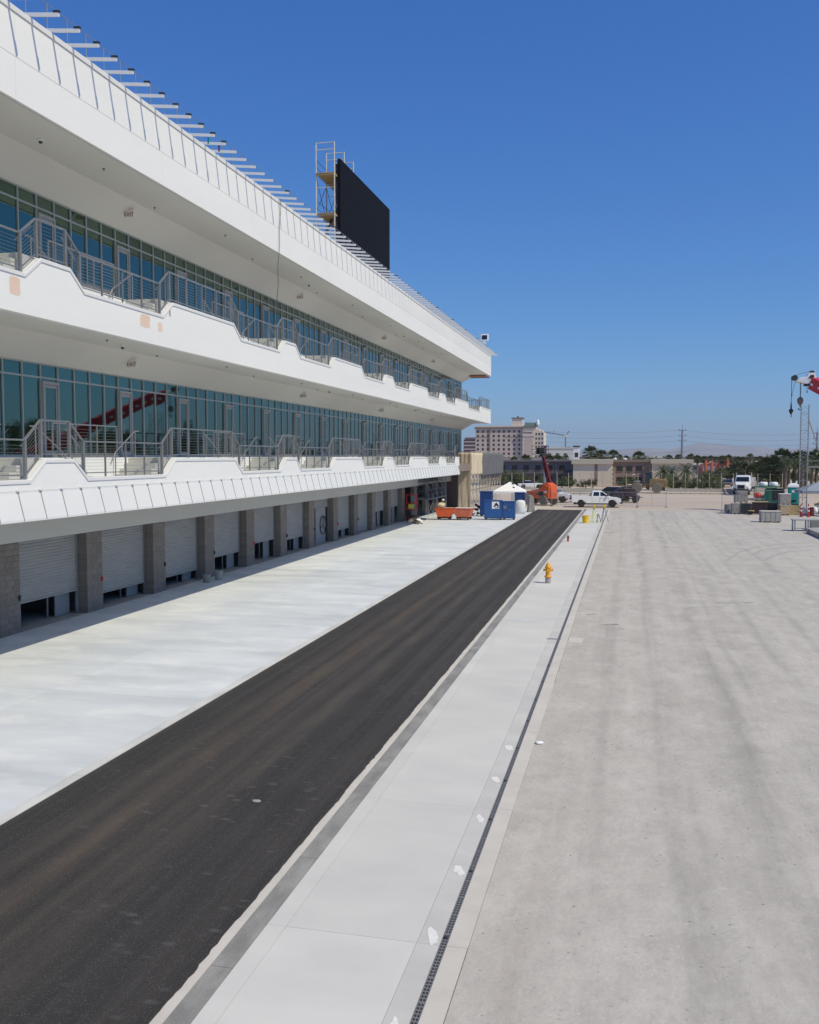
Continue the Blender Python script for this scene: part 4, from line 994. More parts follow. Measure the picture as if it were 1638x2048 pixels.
gb = site_box((-11.35, 100.5, 0), 1.1, .8, 2.0, 'blue gang box with grey doors swung open by the white tent', False, False, 'blue_dark')
for s_ in (-1, 1): MB().box(0, .55, -.02, .02, .85, 2.0).build('open_door', 'door_grey', gb, loc=(s_ * .55, -.42, 0), rot=(0, 0, R(-35 if s_ > 0 else -120)))
tag(MB().loft([[(x * k + .03 * mnoise.noise(Vector((x, y, z))), y * k, z) for x, y in ((-.45, -.42), (0, -.5), (.45, -.42), (.52, 0), (.45, .42), (0, .5), (-.45, .42), (-.52, 0))] for k, z in ((.88, .01), (1.0, .25), (1.06, .7), (1.0, 1.15), (.8, 1.35), (.3, 1.42))]).build('bulk_bag', 'bag_white', None, True, (-10.85, 96.4, 0)), 'large white bulk bag standing behind the blue cabinet', 'bag')
tag(MB().prism([(-.35, 0), (-.2, 1.75), (.0, 1.85), (.25, 1.6), (.45, 0)], 'y', -.3, .3).build('covered_stack', 'crate_grey', None, False, (-10.1, 99.5, 0), (0, 0, R(20)), .06), 'tall grey cloth covered stack beside the white bulk bag', 'stack')
def tent(loc, w_, d_, ze, zp, m, label, valance=.25):
    t = thing('canopy_tent', label, 'tent', loc, R(3))
    MB().add([(-w_ / 2, -d_ / 2, ze), (w_ / 2, -d_ / 2, ze), (w_ / 2, d_ / 2, ze), (-w_ / 2, d_ / 2, ze), (0, 0, zp)], [(0, 1, 4), (1, 2, 4), (2, 3, 4), (3, 0, 4)]).build('roof', m, t, raw=True)
    v = MB()
    c = [(-w_ / 2, -d_ / 2), (w_ / 2, -d_ / 2), (w_ / 2, d_ / 2), (-w_ / 2, d_ / 2)]
    for i in range(4):
        a, b = c[i], c[(i + 1) % 4]; v.add([(*a, ze), (*b, ze), (*b, ze - valance), (*a, ze - valance)], [(0, 1, 2, 3)])
    v.build('valance', m, t, raw=True)
    for x, y in c: MB().tube((x * .98, y * .98, 0), (x * .98, y * .98, ze - .02), .025, n=6).build('leg', 'galv', t)
    return t
tn = tent((-13.15, 106.0, 0), 3.6, 3.4, 2.0, 3.05, 'white_cloth', 'white pop-up canopy tent with dark marks on its roof')
for i, (a, b) in enumerate(((.30, .35), (.52, .6), (.22, .7))):
    MB().add([(a * 1.8 - .1, -a * 0 - 1.7 * (1 - b) - .012, 2.0 + 1.05 * b * .97 + .02), (a * 1.8 + .1, -1.7 * (1 - b) - .012, 2.0 + 1.05 * b * .97 + .02), (a * 1.8 + .02, -1.7 * (1 - b) + .22, 2.0 + 1.05 * b + .16), (a * 1.8 - .2, -1.7 * (1 - b) + .20, 2.0 + 1.05 * b + .15)], [(0, 1, 2, 3)]).build('roof_mark', 'black', tn, raw=True)
for i, (x, y, w_, h, m_, lb) in enumerate(((-13.9, 104.2, .9, .75, 'tarp_shaded', 'tan covered bundle under the white tent'), (-12.9, 104.6, 1.1, .85, 'jeans', 'dark blue chest under the white tent'), (-14.6, 103.2, .7, 1.2, 'cardboard', 'brown upright carton beside the white tent'))):
    tag(MB().box(-w_ / 2, w_ / 2, -.35, .35, .01, h * .86).box(-w_ / 2 - .02, w_ / 2 + .02, -.37, .37, h * .86 + .002, h).build('bundle', m_, None, False, (x, y, 0), (0, 0, R(8 * i)), .05), lb, 'bundle')
def pile(loc, label, n, spread, ms, h=.5, cat='debris pile'):
    t = thing('debris_pile', label, cat, loc)
    for i in range(n):
        a, d = rnd.uniform(0, 6.28), spread * rnd.random() ** .7; s_ = rnd.uniform(.12, .30)
        z = max(.0, h * (1 - d / spread) * rnd.random())
        MB().box(-s_, s_, -s_ * .5, s_ * .5, -s_ * .3, s_ * .3).build('scrap', rnd.choice(ms), t, loc=(d * math.cos(a), d * math.sin(a) * .7, z + s_ * .5), rot=(rnd.uniform(-.5, .5), rnd.uniform(-.5, .5), a), bev=.02)
pile((-18.3, 79.6, 0), 'heap of pale scrap and dusty sacks at the shadow edge', 14, .62, ['bag_white', 'crate_grey', 'dusty_rubber', 'primer'], .7)
pile((-14.6, 92.2, 0), 'dark heap of tools and hoses beside the tall blue cabinet', 18, .85, ['dark_metal', 'crate_grey', 'car_plum', 'steel', 'black'], 1.2)
# red mast lift with a platform
ml = thing('mast_lift', 'red mast lift with a yellow trimmed platform inside the garage shade', 'lift', (-19.25, 82.6, 0), R(5))
MB().box(-.5, .5, -.4, .4, .12, .55).build('base', 'dark_red', ml, bev=.03)
for x in (-.38, .38):
    for y in (-.32, .32): wheel(ml, (x, y, .12), .12, .09, 'galv')
MB().box(-.14, .14, .18, .36, .55, 2.5).build('mast', 'steel', ml)
pfm = MB().box(-.5, .5, -.42, .16, 1.10, 1.16).build('platform', 'red', ml)
r_ = MB()
for x in (-.48, .48):
    for y in (-.40, .14): r_.tube((x, y, 1.16), (x, y, 2.45), .03, n=6)
for z in (1.7, 2.45):
    for y in (-.40, .14): r_.tube((-.48, y, z), (.48, y, z), .03, n=6)
    for x in (-.48, .48): r_.tube((x, -.40, z), (x, .14, z), .03, n=6)
r_.build('platform_rail', 'red', pfm); MB().box(-.3, .2, -.3, 0, 1.17, 1.6).build('tool_bag', 'hivis', pfm, bev=.05)

# --- people
def person(loc, rz, label, top, legs, arm_l, arm_r, lean=0.0, hat='hat_white', H=1.78):
    t = thing('person', label, 'person', loc, rz)
    k = H / 1.78
    V = [((0, 0, .96), .135), ((0 + lean * .12, 0, 1.20), .135), ((lean * .30, 0, 1.44), .125), ((lean * .36, 0, 1.52), .055), ((lean * .42, 0, 1.60), .06),
         ((0, .10, .90), .10), ((.03, .11, .50), .068), ((-.02, .11, .09), .05), ((.12, .12, .04), .042),
         ((0, -.10, .90), .10), ((.0, -.12, .50), .068), ((-.05, -.13, .09), .05), ((.09, -.14, .04), .042),
         ((lean * .30, .20, 1.42), .06)] + [(p, r_) for p, r_ in zip(arm_l, (.045, .034, .03))] + [((lean * .30, -.20, 1.42), .06)] + [(p, r_) for p, r_ in zip(arm_r, (.045, .034, .03))]
    E_ = [(0, 1), (1, 2), (2, 3), (3, 4), (0, 5), (5, 6), (6, 7), (7, 8), (0, 9), (9, 10), (10, 11), (11, 12), (2, 13), (13, 14), (14, 15), (15, 16), (2, 17), (17, 18), (18, 19), (19, 20)]
    me = bpy.data.meshes.new('body'); me.from_pydata([tuple(c * k for c in p) for p, _ in V], E_, [])
    b = bpy.data.objects.new('body', me); col.objects.link(b); b.parent = t
    sk_ = b.modifiers.new('skin', 'SKIN'); sk_.use_smooth_shade = True
    me.skin_vertices if False else None
    if not me.skin_vertices:
        bm2 = bmesh.new(); bm2.from_mesh(me); bm2.verts.layers.skin.verify(); bm2.to_mesh(me); bm2.free()
    for i, (_, r_) in enumerate(V):
        me.skin_vertices[0].data[i].radius = (r_ * k, r_ * k); me.skin_vertices[0].data[i].use_root = (i == 0)
    b.modifiers.new('sub', 'SUBSURF').levels = 1
    me.materials.append(M(legs))
    tz = Vector((lean * .15, 0, 0))
    MB().loft([[(lean * (z - .9) * .5 + rx * math.cos(a), ry * math.sin(a), z * k) for a in [2 * math.pi * i / 14 for i in range(14)]] for z, rx, ry in ((.92, .16, .20), (1.1, .155, .19), (1.3, .16, .215), (1.44, .13, .20), (1.50, .08, .10))]).build('vest', top, t, smooth=True)
    for s_, pts in ((1, arm_l), (-1, arm_r)):
        sh = Vector((lean * .30, s_ * .20, 1.42)); MB().tube(sh * k, Vector(pts[0]) * k, .072, .058, n=8).build('sleeve', top, t, smooth=True)
        hd = Vector(pts[2]); MB().blob(hd * k, .042, 1, 8, 6, .1).build('hand', 'skin', t, smooth=True)
        for q in range(4): MB().tube(hd * k + Vector((.01, (q - 1.5) * .02, -.02)), hd * k + Vector((.045, (q - 1.5) * .02, -.075 + .006 * abs(q - 1.5))), .009, .007, n=5).build('finger', 'skin', t)
        MB().tube(hd * k + Vector((.02, -s_ * .03, 0)), hd * k + Vector((.06, -s_ * .045, -.03)), .010, .008, n=5).build('thumb', 'skin', t)
    hx = lean * .46
    MB().blob((hx * k + .01, 0, 1.66 * k), .11, 2, 14, 10, .03, (.95, .78, 1.1)).build('head', 'skin', t, smooth=True)
    MB().blob((hx * k + .115, 0, 1.645 * k), .018, 1, 6, 5, 0, (1, .8, 1.3)).build('nose', 'skin', t, smooth=True)
    for s_ in (-1, 1): MB().blob((hx * k + .10, s_ * .035, 1.675 * k), .011, 1, 6, 5, 0).build('eye', 'black', t); MB().blob((hx * k, s_ * .088, 1.65 * k), .025, 1, 6, 5, 0, (.8, .4, 1.2)).build('ear', 'skin', t)
    MB().lathe([(.15, 0), (.152, .012), (.122, .02), (.118, .07), (.085, .115), (.03, .135)], 16, (hx * k + .015, 0, 1.70 * k)).build('hard_hat', hat, t, smooth=True)
    return t
p_ = onY(884, 1000, 88.5)
person((p_.x, 88.5, 0), R(-60), 'person in pale yellow vest and white hard hat behind the orange hopper', 'hivis', 'jeans', [(.12, .27, 1.18), (.32, .2, 1.12), (.38, .17, 1.10)], [(.10, -.27, 1.18), (.30, -.2, 1.10), (.36, -.17, 1.08)], .7)
person((18.0, 114.5, 0), R(200), 'person in orange vest and white hard hat beside the green machine', 'hivis_orange', 'jeans', [(.02, .28, 1.15), (.15, .26, .95), (.17, .25, .88)], [(.02, -.28, 1.15), (.18, -.25, .98), (.22, -.23, .93)], .15)

# --- scaffold wrapped in tarpaulin at the building corner
sf = scaffold('corner_scaffold', 'cream scaffold at the building corner below the tarpaulin', (-18.0, 99.9, 0), 1, 10, 3, 1.25, 2.4, 2.0, planks=(2,), extra=.4, bm='scaf', pm='crate_grey')
def sheet(name, label, P, U, V, nu, nv, m, amp, seed):
    """hanging cloth: origin P, horizontal U, vertical V, folds along the normal, with thickness"""
    P, U, V = Vector(P), Vector(U), Vector(V); N_ = U.cross(V).normalized(); mb = MB()
    for j in range(nv + 1):
        for i in range(nu + 1):
            u, v = i / nu, j / nv
            d = amp * (mnoise.noise(Vector((u * U.length * 1.6 + seed, v * .8, seed))) + .5 * mnoise.noise(Vector((u * U.length * 4 + seed, v * 2.2, seed + 4))))
            mb.v.append(P + U * u + V * v + N_ * d + Vector((0, 0, .06 * mnoise.noise(Vector((u * 9, seed, 0))) * (1 if j in (0, nv) else 0))))
    for j in range(nv):
        for i in range(nu): a = j * (nu + 1) + i; mb.f.append((a, a + 1, a + nu + 2, a + nu + 1))
    o = mb.build(name, m, None, smooth=True, raw=False); s_ = o.modifiers.new('thick', 'SOLIDIFY'); s_.thickness = .015
    for p in o.data.polygons: p.use_smooth = True
    return tag(o, label, 'tarpaulin')
sheet('tarpaulin', 'tan tarpaulin toned darker as shaded, hanging to the ground on the scaffold end', (-18.05, 99.55, .25), (1.45, .05, 0), (0, 0, 6.1), 14, 26, 'tarp_shaded', .16, 1)
sheet('tarpaulin', 'tan tarpaulin toned paler as sunlit on the upper side of the scaffold', (-16.58, 99.7, 3.85), (.05, 7.6, 0), (0, 0, 2.5), 40, 10, 'tarp_sunlit', .13, 5)
sheet('debris_netting', 'dark grey debris netting on the upper side of the scaffold', (-16.52, 107.4, 3.6), (.1, 17.5, 0), (0, 0, 2.75), 70, 10, 'mesh_grey', .13, 9)
sc2 = scaffold('shaded_scaffold', 'scaffold frames toned dark as shaded inside the open ground floor bay', (-20.6, 88.6, 0), 1, 4, 2, 1.6, 2.3, 1.7, planks=(1, 2), m='pole_grey', extra=.3, bm='pole_grey', pm='crate_grey')  # dark greys put the bay's shade into tubes and boards
for i in range(5):
    tag(MB().box(0, .12, 0, 3.4 + i * .3, 0, .05).build('loose_board', 'pallet' if i % 2 else 'crate_grey', None, False, (-20.4 + i * .25, 89.6 + .5 * i, 1.80), (0, 0, R(1.5 * i))), 'loose board lying on the lower platform of the shaded scaffold', 'board', 'loose boards in the open bay')

# ================================================================== RIGHT HAND YARD
def fence_panel(loc, rz, w_, h, label, grp):
    t = thing('fence_panel', label, 'fence', loc, rz, grp)
    f = MB()
    for x in (0, w_): MB().tube((x, 0, 0), (x, 0, h), .025, n=6).build('post', 'galv', t)
    for z in (.12, h): MB().tube((0, 0, z), (w_, 0, z), .018, n=6).build('rail', 'galv', t)
    MB().tube((w_ / 2, 0, .12), (w_ / 2, 0, h), .014, n=6).build('stay', 'galv', t)
    m_ = MB(); s_ = .16; n = int((w_ + h) / s_)
    for i in range(-int(h / s_), int(w_ / s_) + 1):
        for sg in (1, -1):
            a0 = i * s_; pa, pb_ = [a0, .12], [a0 + h - .12, h]
            if pb_[0] > w_: pb_[1] -= pb_[0] - w_; pb_[0] = w_
            if pa[0] < 0: pa[1] += -pa[0]; pa[0] = 0
            if pb_[1] <= pa[1] or pa[0] >= w_: continue
            xa, xb = (pa[0], pb_[0]) if sg > 0 else (w_ - pa[0], w_ - pb_[0])
            m_.tube((xa, 0, pa[1]), (xb, 0, pb_[1]), .0022, n=3, cap=False)
    o = m_.build('wire_mesh', 'galv', t, raw=True); o['kind'] = 'stuff'
    for x in (0, w_): MB().box(x - .1, x + .1, -.3, .3, 0.0, .03).build('foot', 'dark_metal', t)
for i in range(5):
    fence_panel((-12.2 + i * 3.35, 112.6 if i != 3 else 111.9, 0), R(1.5 * (-1) ** i), 3.25, 1.75, 'temporary wire fence panel across the end of the lane', 'temporary fence panels across the lane end')
fence_panel((9.9, 104.4, 0), R(6), 3.4, 1.85, 'temporary wire fence panel beside the stacked formwork', 'fence panels by the formwork')
fence_panel((13.6, 108.4, 0), R(2), 3.4, 2.2, 'temporary wire fence panel in front of the green machine', 'fence panels by the machine')
def crate(loc, w_, d_, h, m, label, rz=0, slat=True, lidm=None):
    t = thing('crate', label, 'crate', loc, rz)
    MB().box(-w_ / 2, w_ / 2, -d_ / 2, d_ / 2, .10, h).build('case', m, t, bev=.012)
    for x in (-w_ / 2 + .08, 0, w_ / 2 - .08): MB().box(x - .05, x + .05, -d_ / 2, d_ / 2, 0, .098).build('runner', 'pallet' if lidm else 'crate_grey', t)
    if lidm: MB().box(-w_ / 2 - .03, w_ / 2 + .03, -d_ / 2 - .03, d_ / 2 + .03, h + .001, h + .05).build('lid', lidm, t)
    if slat:
        for k in range(1, 4): MB().box(-w_ / 2 + (k * w_ / 4) - .03, -w_ / 2 + (k * w_ / 4) + .03, -d_ / 2 - .03, -d_ / 2 - .001, .10, h).build('batten', m, t)
    return t
crate((10.95, 101.2, 0), .85, 1.1, 1.05, 'crate_grey', 'grey formwork crate at the open end of the lower row', R(4))
crate((11.95, 101.1, 0), 1.05, 1.1, 1.10, 'dark_metal', 'black formwork crate under the stacked timber pallets', R(-2))
crate((11.45, 101.2, 1.16), 1.25, 1.0, .80, 'crate_grey', 'grey crate stacked across the two lower formwork crates', R(3))
crate((13.35, 101.3, 0), 1.5, 1.1, 1.25, 'car_plum', 'dark brown crate with a pale timber lid', R(-3), True, 'pallet')
crate((14.6, 101.6, 0), .85, .9, 1.15, 'black', 'black crate squeezed beside the wrapped cartons', 0, False)
crate((12.65, 89.2, 0), 1.70, 1.2, .98, 'concrete_block', 'low grey crate with a pale lid standing alone on the track', R(2), True, 'curb')
crate((15.55, 100.2, 0), 1.0, 1.0, 1.02, 'cardboard', 'lower brown carton of the wrapped stack on its pallet', R(5), False, 'bag_white')
crate((15.55, 100.2, 1.08), 1.05, 1.0, 1.05, 'crate_grey', 'upper grey wrapped carton of the stack', R(3), False, 'bag_white')
def pallet(loc, label, grp, rz=0, m='pallet'):
    t = thing('pallet', label, 'pallet', loc, rz, grp)
    for k in range(6): MB().box(-.55 + k * .19, -.40 + k * .19, -.5, .5, .115, .14).build('deck_board', m, t)
    for y in (-.44, 0, .44): MB().box(-.55, .55, y - .05, y + .05, .03, .114).build('runner', m, t)
    for y in (-.44, .44): MB().box(-.55, .55, y - .05, y + .05, .0, .029).build('bottom_board', m, t)
for k in range(7): pallet((16.55 + .03 * (k % 2), 100.6, .142 * k), 'yellowish timber pallet in the stack beside the wrapped cartons', 'pallets stacked by the cartons', R(3 * (k % 3) - 3))
for k in range(3): pallet((11.5, 101.2, 1.98 + .142 * k), 'weathered pallet on top of the grey stacked crate', 'pallets on the formwork crates', R(6 * k - 4), 'crate_grey')
def cone(loc, label):
    t = thing('traffic_delineator', label, 'traffic cone', loc, 0, 'red and white delineators')
    MB().lathe([(.20, 0), (.20, .05), (.11, .06), (.085, 1.15), (.05, 1.2), (.05, 1.3)], 14).build('tube', 'red', t)
    for z in (.55, .92): MB().lathe([(.102, z), (.098, z + .14)], 14).build('band', 'print_white', t)
for x, y in ((16.75, 97.8), (17.35, 97.4)): cone((x, y, 0), 'slim red delineator post with white bands beside the pallets')
for i, (x, y, m_, lb_) in enumerate(((12.9, 103.6, 'blue', 'blue steel drum behind the dark brown crate'), (13.7, 104.0, 'car_dark', 'black steel drum behind the dark brown crate'), (10.3, 103.0, 'steel', 'grey steel drum behind the fence end'), (17.9, 99.2, 'dark_red', 'dark red steel drum beside the delineators'))):
    t = thing('steel_drum', lb_, 'drum', (x, y, 0)); MB().lathe([(.29, 0), (.29, .28), (.305, .30), (.29, .32), (.29, .58), (.305, .60), (.29, .62), (.29, .88), (.26, .87), (.01, .87)], 16).build('shell', m_, t); MB().lathe([(.03, .87), (.03, .90)], 8, (.15, 0, 0)).build('bung', 'galv', t)
for i, (x, y, lb_) in enumerate(((14.9, 103.4, 'timber cable spool lying on its side behind the cartons'), (12.3, 99.6, 'small timber cable spool before the black crate'))):
    t = thing('cable_spool', lb_, 'cable spool', (x, y, 0), R(25 * i)); k = 1.0 if i == 0 else .55
    for z in (0, .72): MB().lathe([(.6 * k, z * k), (.6 * k, z * k + .06)], 20).build('flange', 'pallet', t)
    MB().lathe([(.30 * k, .06 * k), (.30 * k, .72 * k)], 16).build('core', 'black', t)
pbn = thing('pipe_bundle', 'bundle of pale pipes laid across the stacked crates', 'pipes', (12.6, 102.4, 1.36), R(8))
for k in range(7): MB().tube((-1.3, (k % 4) * .13 - .2 + .065 * (k // 4), .07 + .115 * (k // 4)), (1.4, (k % 4) * .13 - .2 + .065 * (k // 4), .07 + .115 * (k // 4)), .06, n=10).build('pipe', 'galv' if k % 2 else 'crate_grey', pbn)
for z in (0,): MB().box(-.9, -.8, -.3, .3, -.02, .009).build('bearer', 'pallet', pbn); MB().box(.8, .9, -.3, .3, -.02, .009).build('bearer', 'pallet', pbn)
pile((16.9, 104.5, 0), 'dark heap of hoses and machine parts before the portable toilet', 22, 1.1, ['black', 'dark_metal', 'car_plum', 'steel', 'loader_tan'], 1.5)
pile((13.9, 108.9, 0), 'dark heap of formwork clamps beside the green machine', 16, .9, ['black', 'dark_metal', 'crate_grey', 'wall_brown'], 1.1)
pile((21.2, 100.5, 0), 'heap of grey steel parts beside the white sacks', 16, .9, ['steel', 'dark_metal', 'crate_grey', 'red'], 1.0)
tb = thing('steel_trestle', 'grey steel trestle table with square legs at the edge of the deck', 'table', (14.3, 79.4, 0), R(2))
MB().box(-1.4, 2.6, -.55, .55, .86, .93).build('top', 'door_grey', tb, bev=.01)
for x in (-1.25, -.25, 1.0):
    for y in (-.45, .45): MB().box(x - .05, x + .05, y - .05, y + .05, .0, .859).build('leg', 'galv', tb)
MB().box(-1.2, .95, -.48, -.42, .2, .26).build('stretcher', 'galv', tb)
crate((15.15, 80.9, 0), 1.1, .9, .82, 'door_grey', 'pale grey box behind the steel trestle table', 0, False)
crate((16.1, 79.2, 0), .6, .8, .80, 'black', 'black box beside the trestle table', 0, False)
crate((16.9, 77.8, 0), .9, .9, .9, 'concrete_block', 'grey concrete block crate at the end of the trestle', R(5), False, 'curb')
dk = thing('loading_deck', 'low steel loading deck, toned grey as shadow, along the right of the track', 'deck', (13.7, 68, 0))
MB().prism([(0, .02), (0, .36), (.9, .42), (12, .42), (12, .02)], 'y', -8, 9.6).build('deck_plate', 'concrete_block', dk, bev=.01)  # darker grey stands in for the shadow lying there
for k in range(5): MB().box(-.06, -.001, -7.5 + k * 4, -7.3 + k * 4, .03, .34).build('deck_rib', 'steel', dk)
# green machine with white tanks
gmch = thing('green_generator', 'green towed machine with white tanks and a dark hood', 'machine', (15.9, 112.5, 0), R(-12))
MB().prism([(-1.5, .5), (-1.6, 1.3), (-.6, 1.55), (-.5, 2.3), (.9, 2.35), (1.3, 1.6), (1.4, .5)], 'y', -.8, .8).build('hood', 'green_machine', gmch, bev=.06)
MB().box(.3, 1.5, -.83, .83, 1.0, 2.3).build('radiator', 'black', gmch, bev=.03)
MB().box(-1.8, .8, -1.0, 1.0, 2.45, 2.53).build('canopy', 'green_machine', gmch); 
for x in (-1.6, .6):
    for y in (-.9, .9): MB().tube((x, y, 1.2), (x, y, 2.45), .03, n=6).build('canopy_post', 'dark_metal', gmch)
for x in (-.75, .35): MB().lathe([(.42, 0), (.48, .08), (.48, .38), (.38, .48), (.1, .50)], 16, (x, 0, 2.54)).build('tank', 'white_paint', gmch, smooth=True)
MB().blob((-1.3, -.85, 1.5), .36, 3, 10, 8, .2, (1.2, .8, .9)).build('hose_reel', 'red', gmch, smooth=True)
for x in (-1.1, 1.1):
    for y in (-.85, .85): wheel(gmch, (x, y, .40), .40, .25, 'galv')
# portable toilet
pt = thing('portable_toilet', 'teal portable toilet with a white domed roof', 'portable toilet', (19.75, 121, 0), R(-10))
MB().prism([(-.62, -.62), (.62, -.62), (.62, .62), (-.62, .62)], 'z', .12, 2.15).build('cabin', 'teal', pt, bev=.05)
MB().loft([[(-.66 * k, -.66 * k, z), (.66 * k, -.66 * k, z), (.66 * k, .66 * k, z), (-.66 * k, .66 * k, z)] for k, z in ((1, 2.15), (1.02, 2.28), (.85, 2.52), (.5, 2.66), (.1, 2.70))]).build('roof', 'white_paint', pt, smooth=False, bev=.05)
dr = MB().box(-.46, .46, -.66, -.625, .2, 2.0).build('door', 'teal', pt, bev=.02); MB().box(-.15, .28, -.672, -.662, 1.55, 1.85).build('label_plate', 'print_white', dr)
for x in (-.30, -.1, .1, .3): MB().box(x - .02, x + .02, -.672, -.662, .4, 1.4).build('rib', 'teal', dr)
MB().box(-.65, .65, -.65, .65, 0, .119).build('skid', 'dark_metal', pt)
tent((19.9, 106, 0), 4.2, 3.6, 2.35, 3.3, 'tent_grey', 'slate grey canopy tent over white sacks beside the lattice mast', .3)
for i in range(9):
    tag(MB().blob((0, 0, .38), .42, i, 12, 8, .25, (.9, .8, .95)).build('sack', 'bag_white', None, True, (18.15 + (i % 5) * .72, 102.6 + (i // 5) * .9, .02 if i < 9 else .6), (0, 0, i)), 'white filled sack in the row before the grey tent', 'sack', 'white sacks by the grey tent')
pile((19.6, 103.9, .55), 'heap of yellow hoses and pale scrap among the white sacks', 10, .5, ['loader_tan', 'yellow', 'crate_grey'], .7)
# lattice mast
lm = thing('lattice_mast', 'slim galvanised lattice mast with an inclined strut', 'mast', (17.35, 100.6, 0), R(-6))
a = .36
for x, y in ((-a, -a), (a, -a), (a, a), (-a, a)): MB().tube((x, y, 0), (x, y, 11.2), .03, n=6).build('chord', 'galv', lm)
lc = MB(); n = 26; dz = 11.0 / n
for k in range(n):
    z0, z1 = k * dz + .1, (k + 1) * dz + .1; c = [(-a, -a), (a, -a), (a, a), (-a, a)]
    for i in range(4):
        p, q = c[i], c[(i + 1) % 4]
        if k % 2: p, q = q, p
        lc.tube((*p, z0), (*q, z1), .016, n=4, cap=False)
        if k % 4 == 0: lc.tube((*p, z0), (*q, z0), .016, n=4, cap=False)
lc.build('lacing', 'galv', lm, kind='stuff')
MB().box(-.6, .6, -.6, .6, 0, .12).build('base_plate', 'galv', lm); MB().tube((.3, 0, 9.9), (3.6, .5, .1), .06, n=8).build('strut', 'galv', lm)
MB().bar((.3, 0, 4.9), (3.0, 0, 4.9), .1, .12).build('cross_beam', 'galv', lm); MB().bar((.3, 0, 5.5), (3.0, 0, 5.5), .06, .06).build('cross_beam', 'galv', lm)
# mobile crane: red telescopic boom reaching over from the right
CK = 1.68; CO = Vector((32, 88, 0))
cr = thing('mobile_crane', 'mobile crane with red telescopic boom, white head and hook block', 'crane', CO, R(0))
ck = Matrix.Scale(CK, 4)
tip = onY(1622, 764, 106) - CO; base = Vector((-.5, -.5, 3.4)); d = (tip - base)
MB().bar(base, base.lerp(tip, .62), 1.25, 1.55).build('boom_base', 'crane_red', cr, bev=.06); MB().bar(base.lerp(tip, .60), base.lerp(tip, .985), 1.05, 1.3).build('boom_section', 'crane_red', cr, bev=.06)
st0, st1 = base.lerp(tip, .70), base.lerp(tip, .97); off = Vector((-.38, -.46, -.1))
for k in range(7):
    p = st0.lerp(st1, k / 6); MB().bar(p + off, p + off + d.normalized() * .34, .04, .22).build('boom_lettering', 'print_white', cr)
hd_ = tip + Vector((-.32, 0, .26)); E3 = lambda x, y, z: Vector((x, y, z)) * CK
def part3(mb, nm, m, loc, parent=cr, **kw):
    mb.v = [tuple(c * CK for c in v) for v in mb.v]; return mb.build(nm, m, parent, loc=loc, **kw)
part3(MB().prism([(-.75, -.12), (-.55, .10), (-.15, .16), (.0, .40), (.35, .40), (.50, -.18), (-.1, -.30)], 'y', -.35, .35), 'boom_head', 'white_paint', hd_, bev=.05)
part3(MB().box(-.2, .55, -.30, .30, -.40, -.18), 'head_bracket', 'black', hd_)
part3(MB().prism([(-.05, .05), (.1, .26), (.3, .26), (.3, .05)], 'y', -.37, -.351), 'head_opening', 'dark_metal', hd_)
for x, z, r_ in ((-.80, .12, .17), (.22, .42, .13)): part3(MB().tube((x, -.25, z), (x, .25, z), r_, n=16), 'sheave', 'dark_metal', hd_)
ro = MB(); hb = hd_ + E3(-.42, 0, -1.30); bl = hd_ + E3(-.95, 0, -2.0)
for q in (-.12, .12): ro.tube(hd_ + E3(-.42, q, -.2), hb + E3(0, q * .6, .2), .03, n=4)
ro.tube(hd_ + E3(-.95, 0, .1), bl + E3(0, 0, .2), .035, n=4); ro.tube(hd_ + E3(-.72, 0, .0), hd_ + E3(-.93, 0, -1.0), .025, n=4)
ro.tube(hd_ + E3(-.06, 0, -.2), hd_ + E3(-.02, 0, -.75), .03, n=4); ro.tube(hd_ + E3(-.75, 0, .28), hd_ + E3(.2, 0, .56), .025, n=4)
ro.build('hoist_rope', 'dark_metal', cr, kind='stuff')
hk = part3(MB().lathe([(.04, .22), (.17, .12), (.19, -.02), (.15, -.2), (.06, -.30)], 12), 'hook_block', 'wall_brown', hb, smooth=True)
hp = [(.0, 0, -.30), (.0, 0, -.40), (.09, 0, -.47), (.08, 0, -.57), (0, 0, -.61), (-.09, 0, -.56), (-.09, 0, -.49)]
part3(MB().pipe(hp, .032, 6), 'hook', 'dark_metal', (0, 0, 0), hk)
bb = part3(MB().lathe([(.03, .55), (.05, .3), (.05, .18), (.14, .10), (.13, 0), (.06, -.14), (.03, -.2)], 12), 'headache_ball', 'dark_metal', bl, smooth=True)
part3(MB().pipe([(0, 0, -.2), (.05, 0, -.26), (.03, 0, -.33), (-.04, 0, -.33)], .02, 5), 'hook', 'dark_metal', (0, 0, 0), bb)
for q, zz in ((-.93, -1.0), (-.02, -.78)): part3(MB().blob((0, 0, 0), .045, 1, 8, 6, 0), 'rope_weight', 'dark_metal', hd_ + E3(q, 0, zz))
MB().prism([(-3.2, 1.7), (-3.2, 3.0), (-1.0, 3.4), (1.8, 3.8), (3.6, 3.4), (3.6, 1.7)], 'y', -1.4, 1.4).build('superstructure', 'crane_red', cr, bev=.06)
MB().box(-6.5, 7.5, -1.4, 1.4, .9, 1.65).build('carrier', 'crane_red', cr, bev=.05); MB().box(5.6, 7.6, -1.35, 1.35, 1.66, 3.2).build('cab', 'white_paint', cr, bev=.08)
for x in (-5.2, -3.6, -2.0, 2.4, 4.0, 5.8):
    for y in (-1.25, 1.25): wheel(cr, (x, y, .7), .7, .45, 'chrome')

